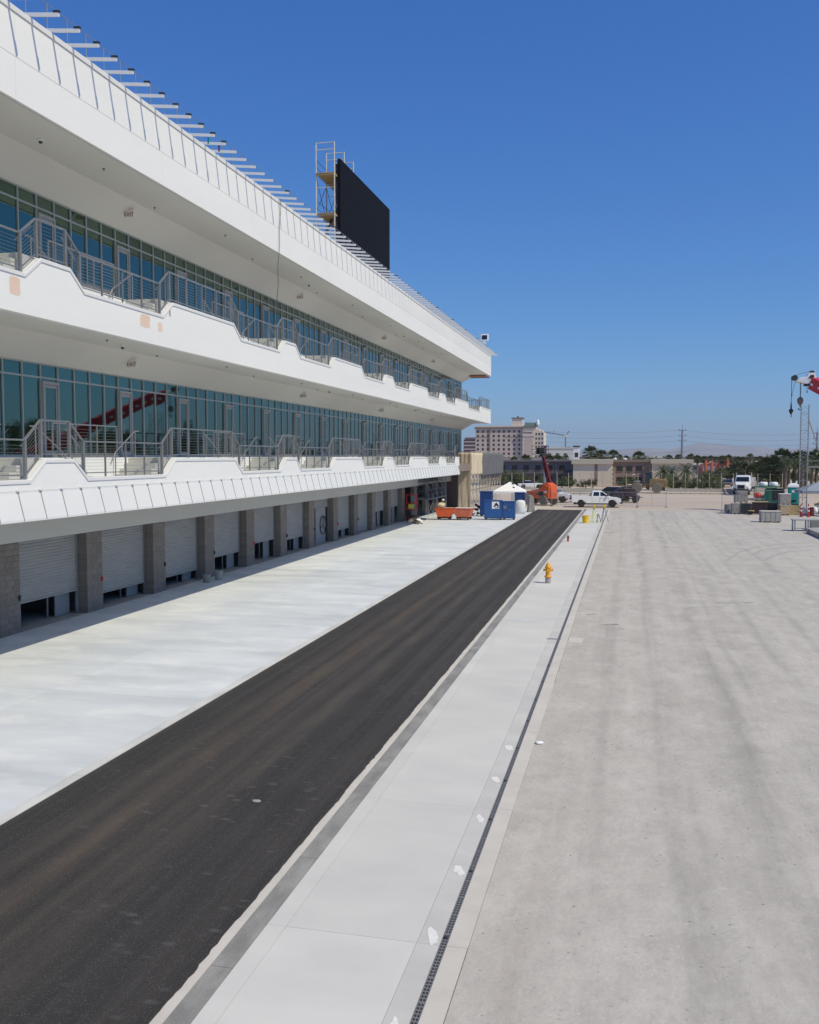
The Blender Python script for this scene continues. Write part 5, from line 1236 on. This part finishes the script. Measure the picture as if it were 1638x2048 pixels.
# ================================================================== STREET EDGE AND FAR BUILDINGS
def barrier(loc, rz, label, grp):
    t = thing('concrete_barrier', label, 'barrier', loc, rz, grp)
    MB().prism([(-.3, 0), (-.3, .08), (-.14, .28), (-.09, .82), (.09, .82), (.14, .28), (.3, .08), (.3, 0)], 'x', -1.49, 1.49).build('section', 'site_wall', t, bev=.01)
    for x in (-.8, .8): MB().box(x - .12, x + .12, -.31, .31, .001, .06).build('drain_slot', 'hole_black', t)
for i in range(12):
    x = -13.6 + i * 3.02
    if 1.0 < x < 5.5: continue
    barrier((x, 150 + .12 * i + (3 if x > 5 else 0), 0), R(.8), 'pale concrete barrier in the row below the wire fence', 'concrete barriers along the street')
ff = thing('street_fence', 'tall chain link fence with pale posts along the street', 'fence', (0, 164, 0))
for i in range(26):
    x = -24 + i * 1.98; MB().tube((x, .12 * i, 0), (x, .12 * i, 3.05), .055, n=6).build('post', 'wood_post', ff)
fw = MB()
for z in (.1, 1.5, 2.9): fw.tube((-24, 0, z), (25.5, 3.0, z), .012, n=4)
fw.build('wires', 'galv', ff, kind='stuff')

def facade_windows(parent, wins, z0, z1, yf, m='win_dark', fm=None, dep=.05):
    for x0, x1 in wins:
        p = MB().box(x0, x1, yf - dep, yf - .002, z0, z1).build('window', m, parent)
        if fm:
            MB().box(x0 - .06, x1 + .06, yf - dep - .06, yf - dep - .001, z0 - .1, z0).build('sill', fm, p)
lb = thing('low_motel', 'long two storey motel block, taupe fronts toned dark as shaded, pale end bays', 'building', (0, 190, 0))
MB().box(-30, -10.6, 0, 14, 0, 4.85).build('wall', 'wall_shade_taupe', lb); MB().box(-30.2, -10.55, -.5, 14.2, 4.86, 5.15).build('roof', 'wall_shade_taupe', lb)
facade_windows(lb, [(-28 + 2.4 * k, -26.9 + 2.4 * k) for k in range(7)], 3.0, 4.1, 0, fm='wall_brown'); facade_windows(lb, [(-28 + 2.4 * k, -26.9 + 2.4 * k) for k in range(7)], .8, 1.9, 0, fm='wall_brown')
MB().box(-30, -10.6, -.9, -.01, 2.55, 2.7).build('walkway', 'wall_shade_taupe', lb)
MB().box(-10.5, -3.2, -5, 10, 0, 4.4).build('end_bay', 'wall_beige', lb); MB().box(-10.8, -2.9, -5.4, 10.2, 4.41, 5.35).build('bay_parapet', 'parapet_beige', lb)
MB().box(-6.35, -5.75, -5.03, -5.001, .3, 4.39).build('bay_recess', 'wall_brown', lb)
for k in range(10):
    MB().box(-3.19, -2.95 if k % 2 else -2.8, -5.0, -4.6, .02 + k * .44, .42 + k * .44).build('quoin', 'wall_beige', lb)
MB().box(-3.15, 4.3, .5, 14, 0, 4.75).build('wall', 'wall_brown', lb); MB().box(-3.1, 4.4, .2, 14.2, 4.76, 5.2).build('roof', 'wall_brown', lb)  # brown here also stands in for shade on this front
facade_windows(lb, [(-2.2 + 1.9 * k, -1.0 + 1.9 * k) for k in range(3)], 3.0, 4.0, .5, 'win_dark', 'wall_shade_taupe'); facade_windows(lb, [(-2.2 + 1.9 * k, -1.0 + 1.9 * k) for k in range(3)], .8, 1.8, .5, 'win_dark', 'wall_shade_taupe')
MB().box(4.6, 12.2, -1, 12, 0, 4.5).build('end_bay', 'wall_beige', lb); MB().box(4.4, 12.5, -1.4, 12.2, 4.51, 5.3).build('bay_parapet', 'parapet_beige', lb)
facade_windows(lb, [(8.9, 9.4), (10.9, 11.6)], 1.2, 2.0, -1)
for x in (-1.6, 0.4): MB().lathe([(.35, 0), (.42, .15), (.3, .35), (.05, .42)], 12, (x - 1, 5, 5.2)).build('roof_vent', 'white_paint', lb)

ht = thing('hotel_tower', 'pale pink multi storey hotel with rows of square dark windows', 'hotel', (-78, 620, 0), R(0))
MB().box(-22.4, 9.6, 0, 20, 0, 24.3).build('wing', 'hotel_wall', ht); MB().box(-23.0, 10.2, -.8, 20.5, 24.31, 25.4).build('cornice', 'hotel_roof', ht)
MB().box(-22.6, 9.8, -.5, 20.2, 25.41, 26.3).build('parapet', 'hotel_cream', ht)
MB().box(9.61, 17.5, -2.5, 18, 0, 24.6).build('sign_bay', 'hotel_cream', ht); MB().box(9.3, 18.0, -3.0, 18.5, 24.61, 25.7).build('cornice', 'hotel_roof', ht)
MB().box(10.8, 16.4, -2.56, -2.502, 4, 17.8).build('bay_panel', 'hotel_wall', ht); MB().box(9.7, 17.4, -2.62, -2.501, 18.4, 18.9).build('string_course', 'wall_brown', ht)
MB().box(-22.4, -13, -.12, -.002, 18.4, 18.9).build('string_course', 'wall_brown', ht); MB().box(-2, 9.5, -.12, -.002, 18.4, 18.9).build('string_course', 'wall_brown', ht)
for x0, h in ((17.6, 23.6), (19.6, 22.4), (21.6, 21.6)):
    MB().box(x0, x0 + 1.95, -1, 16, 0, h).build('stepped_bay', 'hotel_cream', ht)
    for k in range(7): MB().box(x0 + .5, x0 + 1.4, -1.2, -1.001, 2.2 + 2.95 * k, 3.6 + 2.95 * k).build('window', 'win_dark', ht)
    MB().lathe([(.9, 0), (1.0, .5), (.5, 1.2), (.1, 1.6)], 8, (x0 + 1, 0, h)).build('finial', 'hotel_cream', ht)
MB().box(2.2, 9.0, 1.0, 10, 26.31, 31.0).build('lift_core', 'hotel_cream', ht); MB().box(1.7, 9.5, .5, 10.5, 31.01, 31.7).build('core_cap', 'hotel_roof', ht)
MB().prism([(9.9, 25.8), (11, 28.4), (18, 28.2), (19, 25.8)], 'y', 2, 12).build('green_roof', 'hotel_green', ht)
MB().lathe([(.9, 0), (1.2, 1), (.9, 3), (.3, 4)], 10, (19.2, 2, 26.2)).build('roof_tank', 'white_paint', ht); MB().box(5.2, 6.2, 3, 4, 31.7, 32.6).build('roof_plant', 'dark_metal', ht)
for r_ in range(8):
    z = .9 + 2.95 * r_ + .1
    for c in range(9):
        x = -21.4 + c * 3.42 + (0 if c < 3 else .5)
        MB().box(x, x + 1.35, -.10, -.001, z, z + 1.45).build('window', 'win_dark', ht)
    MB().box(10.0 - .9, 10.0 - .4, -.10, -.001, z, z + 1.45).build('window', 'win_dark', ht)
lt = MB()
for k, wd in enumerate((.5, .35, .35, .45, .3, .4, .35, .5, .35, .3, .4)): lt.box(10.2 + k * .55, 10.2 + k * .55 + wd, -2.7, -2.5, 21.4 - .03 * k, 22.0 + .35 * (k % 3 == 0) - .03 * k)
lt.build('sign_lettering', 'far_dark', ht)
MB().box(-13.2, -12.4, -.6, -.001, 0, 24).build('downpipe', 'wall_brown', ht)
fb = thing('maroon_tower', 'far maroon block with pale floor bands left of the hotel', 'building', (-120, 720, 0))
MB().box(-6, 6, 0, 14, 0, 19).build('wall', 'far_dark', fb); MB().box(-5, 6.2, -.5, 14, 19.01, 20.5).build('parapet', 'far_dark', fb)
for k in range(6): MB().box(-6.1, 6.1, -.4, -.002, 2.2 + k * 2.9, 3.0 + k * 2.9).build('floor_band', 'hotel_wall', fb)
for (n_, px0, px1, py0, D, dep, m_, lb_, pm) in (('warehouse', 1094, 1150, 897, 480, 30, 'far_white', 'long white flat roofed warehouse far beyond the motel', 'hotel_cream'), ('white_turret', 1147, 1158, 894, 420, 4, 'white_stucco', 'slim white turret rising behind the motel roof', 'dark_metal'),
                              ('chimney_block', 1087, 1093, 893, 520, 5, 'far_dark', 'narrow dark block beside the hotel', 'far_dark'), ('office_block', 1385, 1410, 930, 330, 12, 'steel', 'low grey glazed block behind the palms', 'far_white'), ('gabled_hall', 1330, 1400, 934, 420, 20, 'far_white', 'low pale hall far behind the hedge', 'hotel_roof')):
    a_, b_ = onY(px0, py0, D), onY(px1, py0, D)
    t = thing(n_, lb_, 'building', (a_.x, D, 0)); wd = b_.x - a_.x
    MB().box(0, wd, 0, dep, 0, a_.z).build('wall', m_, t); MB().box(-.3, wd + .3, -.3, dep + .3, a_.z + .01, a_.z + .6).build('parapet', pm, t)
    for k in range(max(1, int(wd / 4))): MB().box(.6 + k * 4, min(wd - .3, 2.2 + k * 4), -.08, -.002, a_.z * .55, a_.z * .75).build('window', 'win_dark', t)
def red_house(px0, px1, py0, D, label):
    a_, b_ = onY(px0, py0, D), onY(px1, py0, D); wd = b_.x - a_.x; t = thing('red_hall', label, 'building', (a_.x, D, 0))
    MB().prism([(0, 0), (0, a_.z - .9), (wd * .25, a_.z), (wd * .8, a_.z + .4), (wd, a_.z - .8), (wd, 0)], 'y', 0, 14).build('wall', 'far_red', t)
    for k in range(3): MB().box(wd * (.12 + .3 * k), wd * (.12 + .3 * k) + .9, -.1, -.002, 1.2, 3.0).build('window', 'far_white', t)
    for k in range(2): MB().tube((wd * (.3 + .4 * k), -.3, 0), (wd * (.3 + .4 * k), -.3, a_.z + 1.2), .35, n=8).build('column', 'far_red', t)
red_house(1402, 1432, 928, 300, 'red orange hall with rounded roof behind the palms'); red_house(1436, 1462, 924, 305, 'red orange hall with columns beside the rounded one')
# pylons, wires, lamps, tower crane
def pylon(px, ytop, D, label):
    p = onY(px, ytop, D); t = thing('power_pole', label, 'power pole', (p.x, D, 0))
    MB().tube((0, 0, 0), (0, 0, p.z - 2.5), .62, .36, n=10).build('shaft', 'pole_grey', t); MB().tube((0, 0, p.z - 2.5), (0, 0, p.z), .12, .05, n=6).build('spike', 'pole_grey', t)
    for k, zz in enumerate((2.8, 5.2, 7.4, 12.2, 14.4)): MB().bar((-1.5, 0, p.z - zz), (1.5, 0, p.z - zz), .22, .22).build('cross_arm', 'pole_grey', t)
    for k, zz in enumerate((2.8, 5.2, 7.4)):
        for s_ in (-1, 1): MB().lathe([(.1, 0), (.2, .2), (.1, .6)], 6, (s_ * 1.4, 0, p.z - zz + .1)).build('insulator', 'pole_grey', t)
    return p
p1 = pylon(1365, 848, 420, 'tall grey steel power pole with short cross arms'); p2 = pylon(1635, 853, 420, 'second steel power pole behind the lattice mast')
wr = MB()
for dz_ in (2.6, 5.0, 7.2, 12.0):
    for (a_, b_) in ((Vector((p1.x, 420, p1.z - dz_)), Vector((p2.x, 420, p2.z - dz_))), (Vector((p1.x - 75, 420, p1.z - dz_ + 1)), Vector((p1.x, 420, p1.z - dz_)))):
        q = [a_.lerp(b_, i / 12) - Vector((0, 0, 1.6 * 4 * (i / 12) * (1 - i / 12))) for i in range(13)]
        wr.pipe(q, .045, 3)
wo = wr.build('power_lines', 'pole_grey', None); tag(wo, 'thin power lines sagging between the steel poles', 'power line'); wo['kind'] = 'stuff'
tc_ = thing('tower_crane', 'distant dark tower crane beside the hotel', 'tower crane', (onY(1131, 880, 800).x, 800, 0))
MB().bar((0, 0, 0), (0, 0, 22.8), 1.0, 1.0).build('mast', 'pole_grey', tc_); MB().bar((-17.5, 0, 26.3), (0, 0, 23.4), .7, .9).build('jib', 'pole_grey', tc_); MB().bar((0, 0, 23.4), (3.2, 0, 27.3), .8, .8).build('counter_jib', 'pole_grey', tc_)
MB().bar((-10, 0, 25.4), (-9.6, 0, 28.2), .4, .4).build('king_post', 'pole_grey', tc_); MB().box(-1, 1.2, -1, 1, 21.8, 24.0).build('cab', 'far_white', tc_, bev=.1); MB().bar((-1, 0, 13.2), (4.4, 0, 13.6), 1.0, .8).build('tie_frame', 'pole_grey', tc_)
def lamp(px, ytop, D, label, arm_=1.2):
    p = onY(px, ytop, D); t = thing('street_lamp', label, 'street lamp', (p.x, D, 0))
    MB().tube((0, 0, 0), (0, 0, p.z), .12, .07, n=8).build('pole', 'black' if D < 185 else 'pole_grey', t); MB().bar((0, 0, p.z - .6), (-arm_, 0, p.z - .5), .07, .07).build('arm', 'dark_metal', t)
    MB().box(-arm_ - .5, -arm_, -.15, .15, p.z - .58, p.z - .42).build('lamp_head', 'print_white', t, bev=.03)
lamp(1109, 922, 176, 'black street lamp before the taupe motel'); lamp(1284, 944, 176, 'street lamp before the brown motel wing'); lamp(1432, 920, 260, 'grey curved street lamp near the red halls'); lamp(1528, 918, 200, 'pale street lamp among the palms')

# ================================================================== VEGETATION
def palm_meshes(seed, kind):
    r = random.Random(seed); cm = MB(); dm = MB()
    nf = 46 if kind == 'fan' else 40
    for i in range(nf):
        az = 2.39996 * i + r.uniform(-.2, .2); el = R(78) - R(118) * (i / nf) ** .9 + r.uniform(-.1, .1)
        L = (1.0 if kind == 'fan' else 2.3) * r.uniform(.85, 1.12); dh = Vector((math.cos(az), math.sin(az), 0)); side = Vector((-math.sin(az), math.cos(az), 0))
        if kind == 'fan':
            p0 = Vector((0, 0, 0)); d = dh * math.cos(el) + Vector((0, 0, math.sin(el))); p1 = d * L * .9
            cm.tube(p0, p1, .03, .015, n=3, cap=False)
            upv = side.cross(d).normalized()
            for k in range(9):
                a = R(-72 + 18 * k) + r.uniform(-.05, .05); q = (d * math.cos(a) + side * math.sin(a)).normalized(); ln = L * r.uniform(.75, 1.0) * (1 - .15 * abs(k - 4) / 4)
                tipp = p1 + q * ln + Vector((0, 0, -.22 * ln)); w_ = side * math.cos(a) - d * math.sin(a); mid = p1 + q * ln * .5
                cm.add([p1, mid + w_ * .085, tipp, mid - w_ * .085 + upv * .02], [(0, 1, 2, 3)])
        else:
            P = []; n = 7
            for k in range(n + 1):
                t = k / n; P.append(dh * (L * t * math.cos(el * .75) * (1 - .15 * t)) + Vector((0, 0, L * (t * math.sin(el) - .62 * t * t * (1 if el > -.3 else .4)))))
            for k in range(n):
                a, b = P[k], P[k + 1]; d = (b - a).normalized()
                for s_ in (-1, 1):
                    for h in (0, .5):
                        o = a.lerp(b, h); ln = .46 * math.sin(math.pi * min(1, (k + h + .6) / (n + .6))) * r.uniform(.85, 1.1)
                        tipp = o + side * s_ * ln * .8 + d * ln * .55 + Vector((0, 0, -.20 * ln)); cm.add([o, o + d * .10, tipp], [(0, 1, 2)])
                cm.tube(a, b, .02, .015, n=3, cap=False)
    for i in range(26):
        az = r.uniform(0, 6.28); L = r.uniform(.6, 1.3); d = Vector((math.cos(az) * .42, math.sin(az) * .42, -1)).normalized(); s_ = Vector((-math.sin(az), math.cos(az), 0))
        o = Vector((math.cos(az) * .15, math.sin(az) * .15, -.1)); dm.add([o, o + d * L * .6 + s_ * .12, o + d * L, o + d * L * .6 - s_ * .12], [(0, 1, 2, 3)])
    def fin(mb, nm, m):
        me = bpy.data.meshes.new(nm); me.from_pydata([tuple(v) for v in mb.v], [], mb.f); me.materials.append(M(m)); return me
    tk = MB(); rings = []; n = 9
    for j in range(n + 1):
        z = j / n; rr = .19 * (1.25 - .35 * z + (.35 if j == 0 else 0)) * (1 + .08 * (j % 2)); rings.append([(rr * math.cos(2 * math.pi * i / 9), rr * math.sin(2 * math.pi * i / 9), z) for i in range(9)])
    tk.loft(rings)
    return fin(cm, 'crown', 'frond' if kind == 'fan' else 'frond_dark'), fin(dm, 'dead_skirt', 'frond_dead'), tk
PALM = {}
for k_, s_ in (('fan', 3), ('fan', 11), ('fan', 23), ('feather', 5), ('feather', 17)):
    c_, d_, tk_ = palm_meshes(s_, k_); tme = tk_.mesh('trunk'); tme.materials.append(M('trunk')); PALM.setdefault(k_, []).append((c_, d_, tme))
def palm(px, ytop, D, size, label, group, kind='fan', skirt=True, idx=0):
    """px, ytop: where the crown's top shows in the photograph; D: distance; size: crown radius in metres"""
    p = onY(px, ytop, D); c_, d_, tme = PALM[kind][idx % len(PALM[kind])]
    h = max(1.5, p.z - size * .95)
    t = thing('palm_tree', label, 'palm tree', (p.x, D, 0), rnd.uniform(0, 6), group)
    tr_ = put('trunk', tme, t); tr_.scale = (1 + size * .12, 1 + size * .12, h)
    k = size / (1.7 if kind == 'fan' else 2.1)
    o = put('crown', c_, t, (0, 0, h)); o.scale = (k, k, k)
    if skirt: o = put('dead_skirt', d_, t, (0, 0, h - .1)); o.scale = (k * 1.1, k * 1.1, k * 1.2)
    return t
G1 = 'palm tops rising behind the motel roof'
for i, (x, y, D, s_) in enumerate([(1182, 889, 240, 2.5), (1203, 897, 250, 2.1), (1227, 898, 255, 2.2), (1278, 900, 250, 2.3), (1052, 907, 235, 1.9), (1097, 907, 230, 2.1), (1115, 907, 228, 2.2), (1132, 909, 300, 1.4), (1240, 908, 330, 1.5), (1195, 905, 300, 1.5), (1253, 910, 340, 1.6), (1028, 912, 240, 1.6)]):
    palm(x, y, D, s_, 'fan palm top rising behind the motel roof', G1, 'fan', True, i)
palm(1327, 916, 168, 2.4, 'pale arching palm in front of the beige motel bay', None, 'feather', False, 0)
palm(1344, 921, 172, 2.0, 'slimmer arching palm just behind the pale one', None, 'feather', False, 1)
palm(1373, 912, 178, 2.7, 'dark dense palm at the motel corner', None, 'feather', True, 1)
G2 = 'slim palms along the far street'
for i, (x, y, D, s_) in enumerate([(1338, 908, 320, 1.7), (1357, 907, 330, 1.7), (1382, 906, 340, 1.8), (1395, 909, 300, 1.6), (1409, 911, 310, 1.5), (1422, 910, 320, 1.6), (1433, 911, 330, 1.5), (1446, 909, 300, 1.8), (1457, 908, 310, 2.0), (1476, 911, 320, 1.7), (1486, 912, 300, 1.7), (1500, 906, 330, 1.6), (1512, 912, 340, 1.5), (1465, 913, 360, 1.5), (1402, 914, 380, 1.6), (1520, 911, 330, 1.7)]):
    palm(x, y, D, s_, 'slim fan palm along the far street', G2, 'fan', True, i)
G3 = 'stocky palms behind the dump truck'
for i, (x, y, D, s_) in enumerate([(1478, 920, 215, 2.4), (1496, 922, 205, 2.3), (1508, 924, 200, 2.2), (1520, 918, 220, 2.5), (1541, 906, 195, 3.2), (1548, 918, 205, 2.6), (1530, 926, 190, 2.2), (1467, 926, 230, 2.2), (1557, 926, 210, 2.2)]):
    palm(x, y, D, s_, 'stocky fan palm in the clump behind the dump truck', G3, 'fan', True, i)
G4 = 'tall close-set palms behind the portable toilet'
for i, (x, y, D, s_) in enumerate([(1566, 894, 190, 2.7), (1579, 898, 185, 2.4), (1589, 896, 195, 2.6), (1600, 897, 190, 2.3), (1613, 898, 195, 2.4), (1625, 902, 188, 2.3), (1634, 896, 195, 2.5), (1572, 905, 180, 2.0), (1606, 906, 182, 2.1), (1645, 900, 190, 2.4), (1658, 903, 190, 2.2)]):
    palm(x, y, D, s_, 'tall dark palm in the close row behind the portable toilet', G4, 'feather' if i % 3 else 'fan', True, i)
# leafy trees and shrubs: many small leaf faces gathered in clumps
def leaf_crown(seed, n, clumps, leaf):
    r = random.Random(seed); mb = MB(); cs = []
    for i in range(clumps):
        d = Vector((r.gauss(0, 1), r.gauss(0, 1), r.gauss(0, .8))); d = d / d.length * r.random() ** .45 * .78; cs.append((d, r.uniform(.18, .36)))
    for i in range(n):
        c, s_ = cs[i % clumps]; d = Vector((r.gauss(0, 1), r.gauss(0, 1), r.gauss(0, 1))); p = c + d / d.length * s_ * r.random() ** .35
        a = Vector((r.gauss(0, 1), r.gauss(0, 1), r.gauss(0, 1))).normalized(); b = a.orthogonal().normalized(); k = leaf * r.uniform(.6, 1.3); b2 = a.cross(b)
        mb.add([p - b * k, p + b2 * k * .5, p + b * k, p - b2 * k * .5], [(0, 1, 2, 3)])
    me = bpy.data.meshes.new('crown'); me.from_pydata([tuple(v) for v in mb.v], [], mb.f); return me
LEAF = [leaf_crown(s_, 2600, 22, .052) for s_ in (1, 2, 3)]
for me in LEAF: me.materials.append(M('leaf'))
LEAFD = leaf_crown(9, 1500, 16, .05); LEAFD.materials.append(M('leaf_dry'))
tk = MB(); tk.tube((0, 0, 0), (0, 0, .45), .045, .03, n=7)
for a in range(5): tk.tube((0, 0, .32 + .03 * a), (.32 * math.cos(a * 1.26), .32 * math.sin(a * 1.26), .72), .02, .008, n=5)
TRK = tk.mesh('trunk'); TRK.materials.append(M('trunk'))
def tree(loc, rx, rz_, h, label, group, cat='tree', dry=False, idx=0):
    t = thing('leafy_tree' if cat == 'tree' else 'shrub', label, cat, loc, rnd.uniform(0, 6), group)
    o = put('trunk' if cat == 'tree' else 'stems', TRK, t); o.scale = (h, h, h)
    o = put('crown', LEAFD if dry else LEAF[idx % 3], t, (0, 0, h - rz_)); o.scale = (rx, rx, rz_); o['part'] = 1; del o['part']
    return t
def shrub_at(px, ytop, D, rx, label, group, dry=False, i=0):
    p = onY(px, ytop, D); h = max(.8, p.z); tree((p.x, D, 0), rx, h * .55, h, label, group, 'shrub', dry, i)
for i, (x, y, r_) in enumerate([(1012, 940, 1.9), (1030, 936, 2.1), (1046, 938, 2.0), (1060, 945, 1.6), (1084, 950, 1.4), (1124, 948, 2.0), (1140, 951, 1.8)]):
    shrub_at(x, y, 178, r_, 'green shrub in the row below the taupe motel wall', 'shrubs below the taupe motel wall', i % 4 == 3, i)
for i, (x, y, r_, d) in enumerate([(1172, 951, 1.6, True), (1186, 949, 1.4, True), (1160, 962, 1.1, False), (1250, 952, 1.7, False), (1268, 952, 1.6, False)]):
    shrub_at(x, y, 176, r_, 'dry brownish shrub before the beige motel bay' if d else 'small grey-green shrub before the brown motel wing', 'dry shrubs at the motel' if d else 'small shrubs at the motel', d, i)
for i in range(11):
    shrub_at(1338 + i * 10, 949 + (i * 37 % 5), 167 + (i % 3) * 1.5, 1.35, 'dense green bush in the hedge behind the concrete barriers', 'hedge bushes behind the barriers', False, i)
for i, (x, y, D, r_) in enumerate([(1440, 938, 225, 3.2), (1455, 934, 232, 3.4), (1425, 944, 215, 3.0), (1470, 940, 220, 3.2), (1412, 946, 230, 2.8), (1490, 942, 215, 3.0), (1515, 946, 210, 2.8), (1545, 948, 205, 2.8), (1575, 940, 215, 3.0), (1600, 942, 215, 3.0), (1625, 940, 215, 3.0)]):
    p = onY(x, y, D); tree((p.x, D, 0), r_, max(1.6, p.z * .5), max(3.0, p.z + .3), 'round leafy tree in the mass beyond the far hedge', 'leafy trees beyond the hedge', 'tree', False, i)
for i in range(16):
    y_ = 62 + i * 11; tree((76 + 8 * ((i * 7) % 3), y_, 0), 6.0 + (i % 3), 5.6 + (i % 4) * .6, 12.0 + (i * 5 % 4) * 1.3, 'tall leafy tree on the far side of the circuit', 'trees across the circuit', 'tree', False, i)
# distant tree belt, one mass
fr = random.Random(5); fm = MB()
for i in range(420):
    D = fr.uniform(430, 1500); px = fr.uniform(900, 1700) if i % 3 else fr.uniform(-200, 2300); p = onY(px, 912, D); h = fr.uniform(2.2, 5.2); w_ = fr.uniform(2.5, 6)
    for q in range(26):
        a = Vector((fr.gauss(0, .5), fr.gauss(0, .5), fr.gauss(0, .4))); o = Vector((p.x + a.x * w_, D + a.y * w_, h * .62 + a.z * h * .55)); k = fr.uniform(.5, 1.2); u = Vector((fr.gauss(0, 1), fr.gauss(0, 1), fr.gauss(0, 1))).normalized(); v = u.orthogonal().normalized() * k; w2 = u.cross(v).normalized() * k * .7
        fm.add([o - v, o + w2, o + v, o - w2], [(0, 1, 2, 3)])
fo = bpy.data.meshes.new('far_trees'); fo.from_pydata([tuple(v) for v in fm.v], [], fm.f); fo.materials.append(M('leaf')); fo_ = put('far_trees', fo, None, kind='stuff'); fo_['label'] = 'far belt of mixed trees merging below the mountains'; fo_['category'] = 'trees'
# far low roofs of the town
for i in range(26):
    D = fr.uniform(420, 1400); px = 960 + i * 29 + fr.uniform(-12, 12); p = onY(px, 912, D); w_ = fr.uniform(14, 40); h = fr.uniform(3.2, 5.6)
    t = thing('far_roof_block', 'low flat roofed block far off in the town', 'building', (p.x, D, 0), 0, 'low blocks of the far town')
    MB().box(-w_ / 2, w_ / 2, 0, 18, 0, h).build('wall', ('far_white', 'hotel_cream', 'wall_brown')[i % 3], t); MB().box(-w_ / 2 - .3, w_ / 2 + .3, -.3, 18.3, h + .01, h + .5).build('roof', ('hotel_roof', 'far_white', 'far_dark')[i % 3], t)
# mountains
RIDGE = [(-900, 8), (700, 9), (900, 10), (1080, 12), (1180, 11), (1230, 13), (1290, 17), (1340, 15), (1370, 20), (1395, 24.5), (1430, 22), (1470, 19), (1510, 20.5), (1550, 16), (1600, 15), (1638, 18), (1750, 22), (2000, 14), (2600, 12)]
def ridge(px):
    for (a, ha), (b, hb) in zip(RIDGE[:-1], RIDGE[1:]):
        if a <= px <= b: t = (px - a) / (b - a); t = t * t * (3 - 2 * t); return ha + (hb - ha) * t
    return 10
mm = MB(); cols = 260; rows = 16
for j in range(rows):
    for i in range(cols):
        px = -900 + 3500 * i / (cols - 1); f_ = j / (rows - 1); D = 7500 + 5200 * f_
        p = onY(px, 912, D); top = ridge(px) / F_PX * 12000
        prof_ = [0, .02, .05, .09, .14, .2, .28, .38, .5, .63, .76, .88, .97, 1.0, .9, .6][j]
        n_v = mnoise.fractal(Vector((p.x / 700, D / 700, 0)), 1.0, 2.1, 6)
        mm.v.append((p.x, D, -3 + top * prof_ * (1 + .16 * n_v * min(1, f_ * 2)) * (D / 12700) ** .2))
for j in range(rows - 1):
    for i in range(cols - 1): mm.f.append((j * cols + i, j * cols + i + 1, (j + 1) * cols + i + 1, (j + 1) * cols + i))
mo = struct(mm.build('mountain_range', 'mountain', None, smooth=True))
# air: even pale haze round the whole place
HAZE = 6.5e-5
hz = MB().box(-9500, 16000, -400, 14500, -60, 420).build('haze', 'white_cloth', None); hz['kind'] = 'stuff'; hz['label'] = 'thin pale haze fading the far mountains'; hz['category'] = 'haze'
hm = bpy.data.materials.new('haze'); hm.use_nodes = True; n_ = hm.node_tree.nodes; n_.clear()
pv = n_.new('ShaderNodeVolumePrincipled'); mo_ = n_.new('ShaderNodeOutputMaterial'); pv.inputs['Color'].default_value = (.80, .88, 1.0, 1); pv.inputs['Density'].default_value = HAZE; pv.inputs['Anisotropy'].default_value = .1
hm.node_tree.links.new(pv.outputs[0], mo_.inputs['Volume']); hz.data.materials.clear(); hz.data.materials.append(hm)
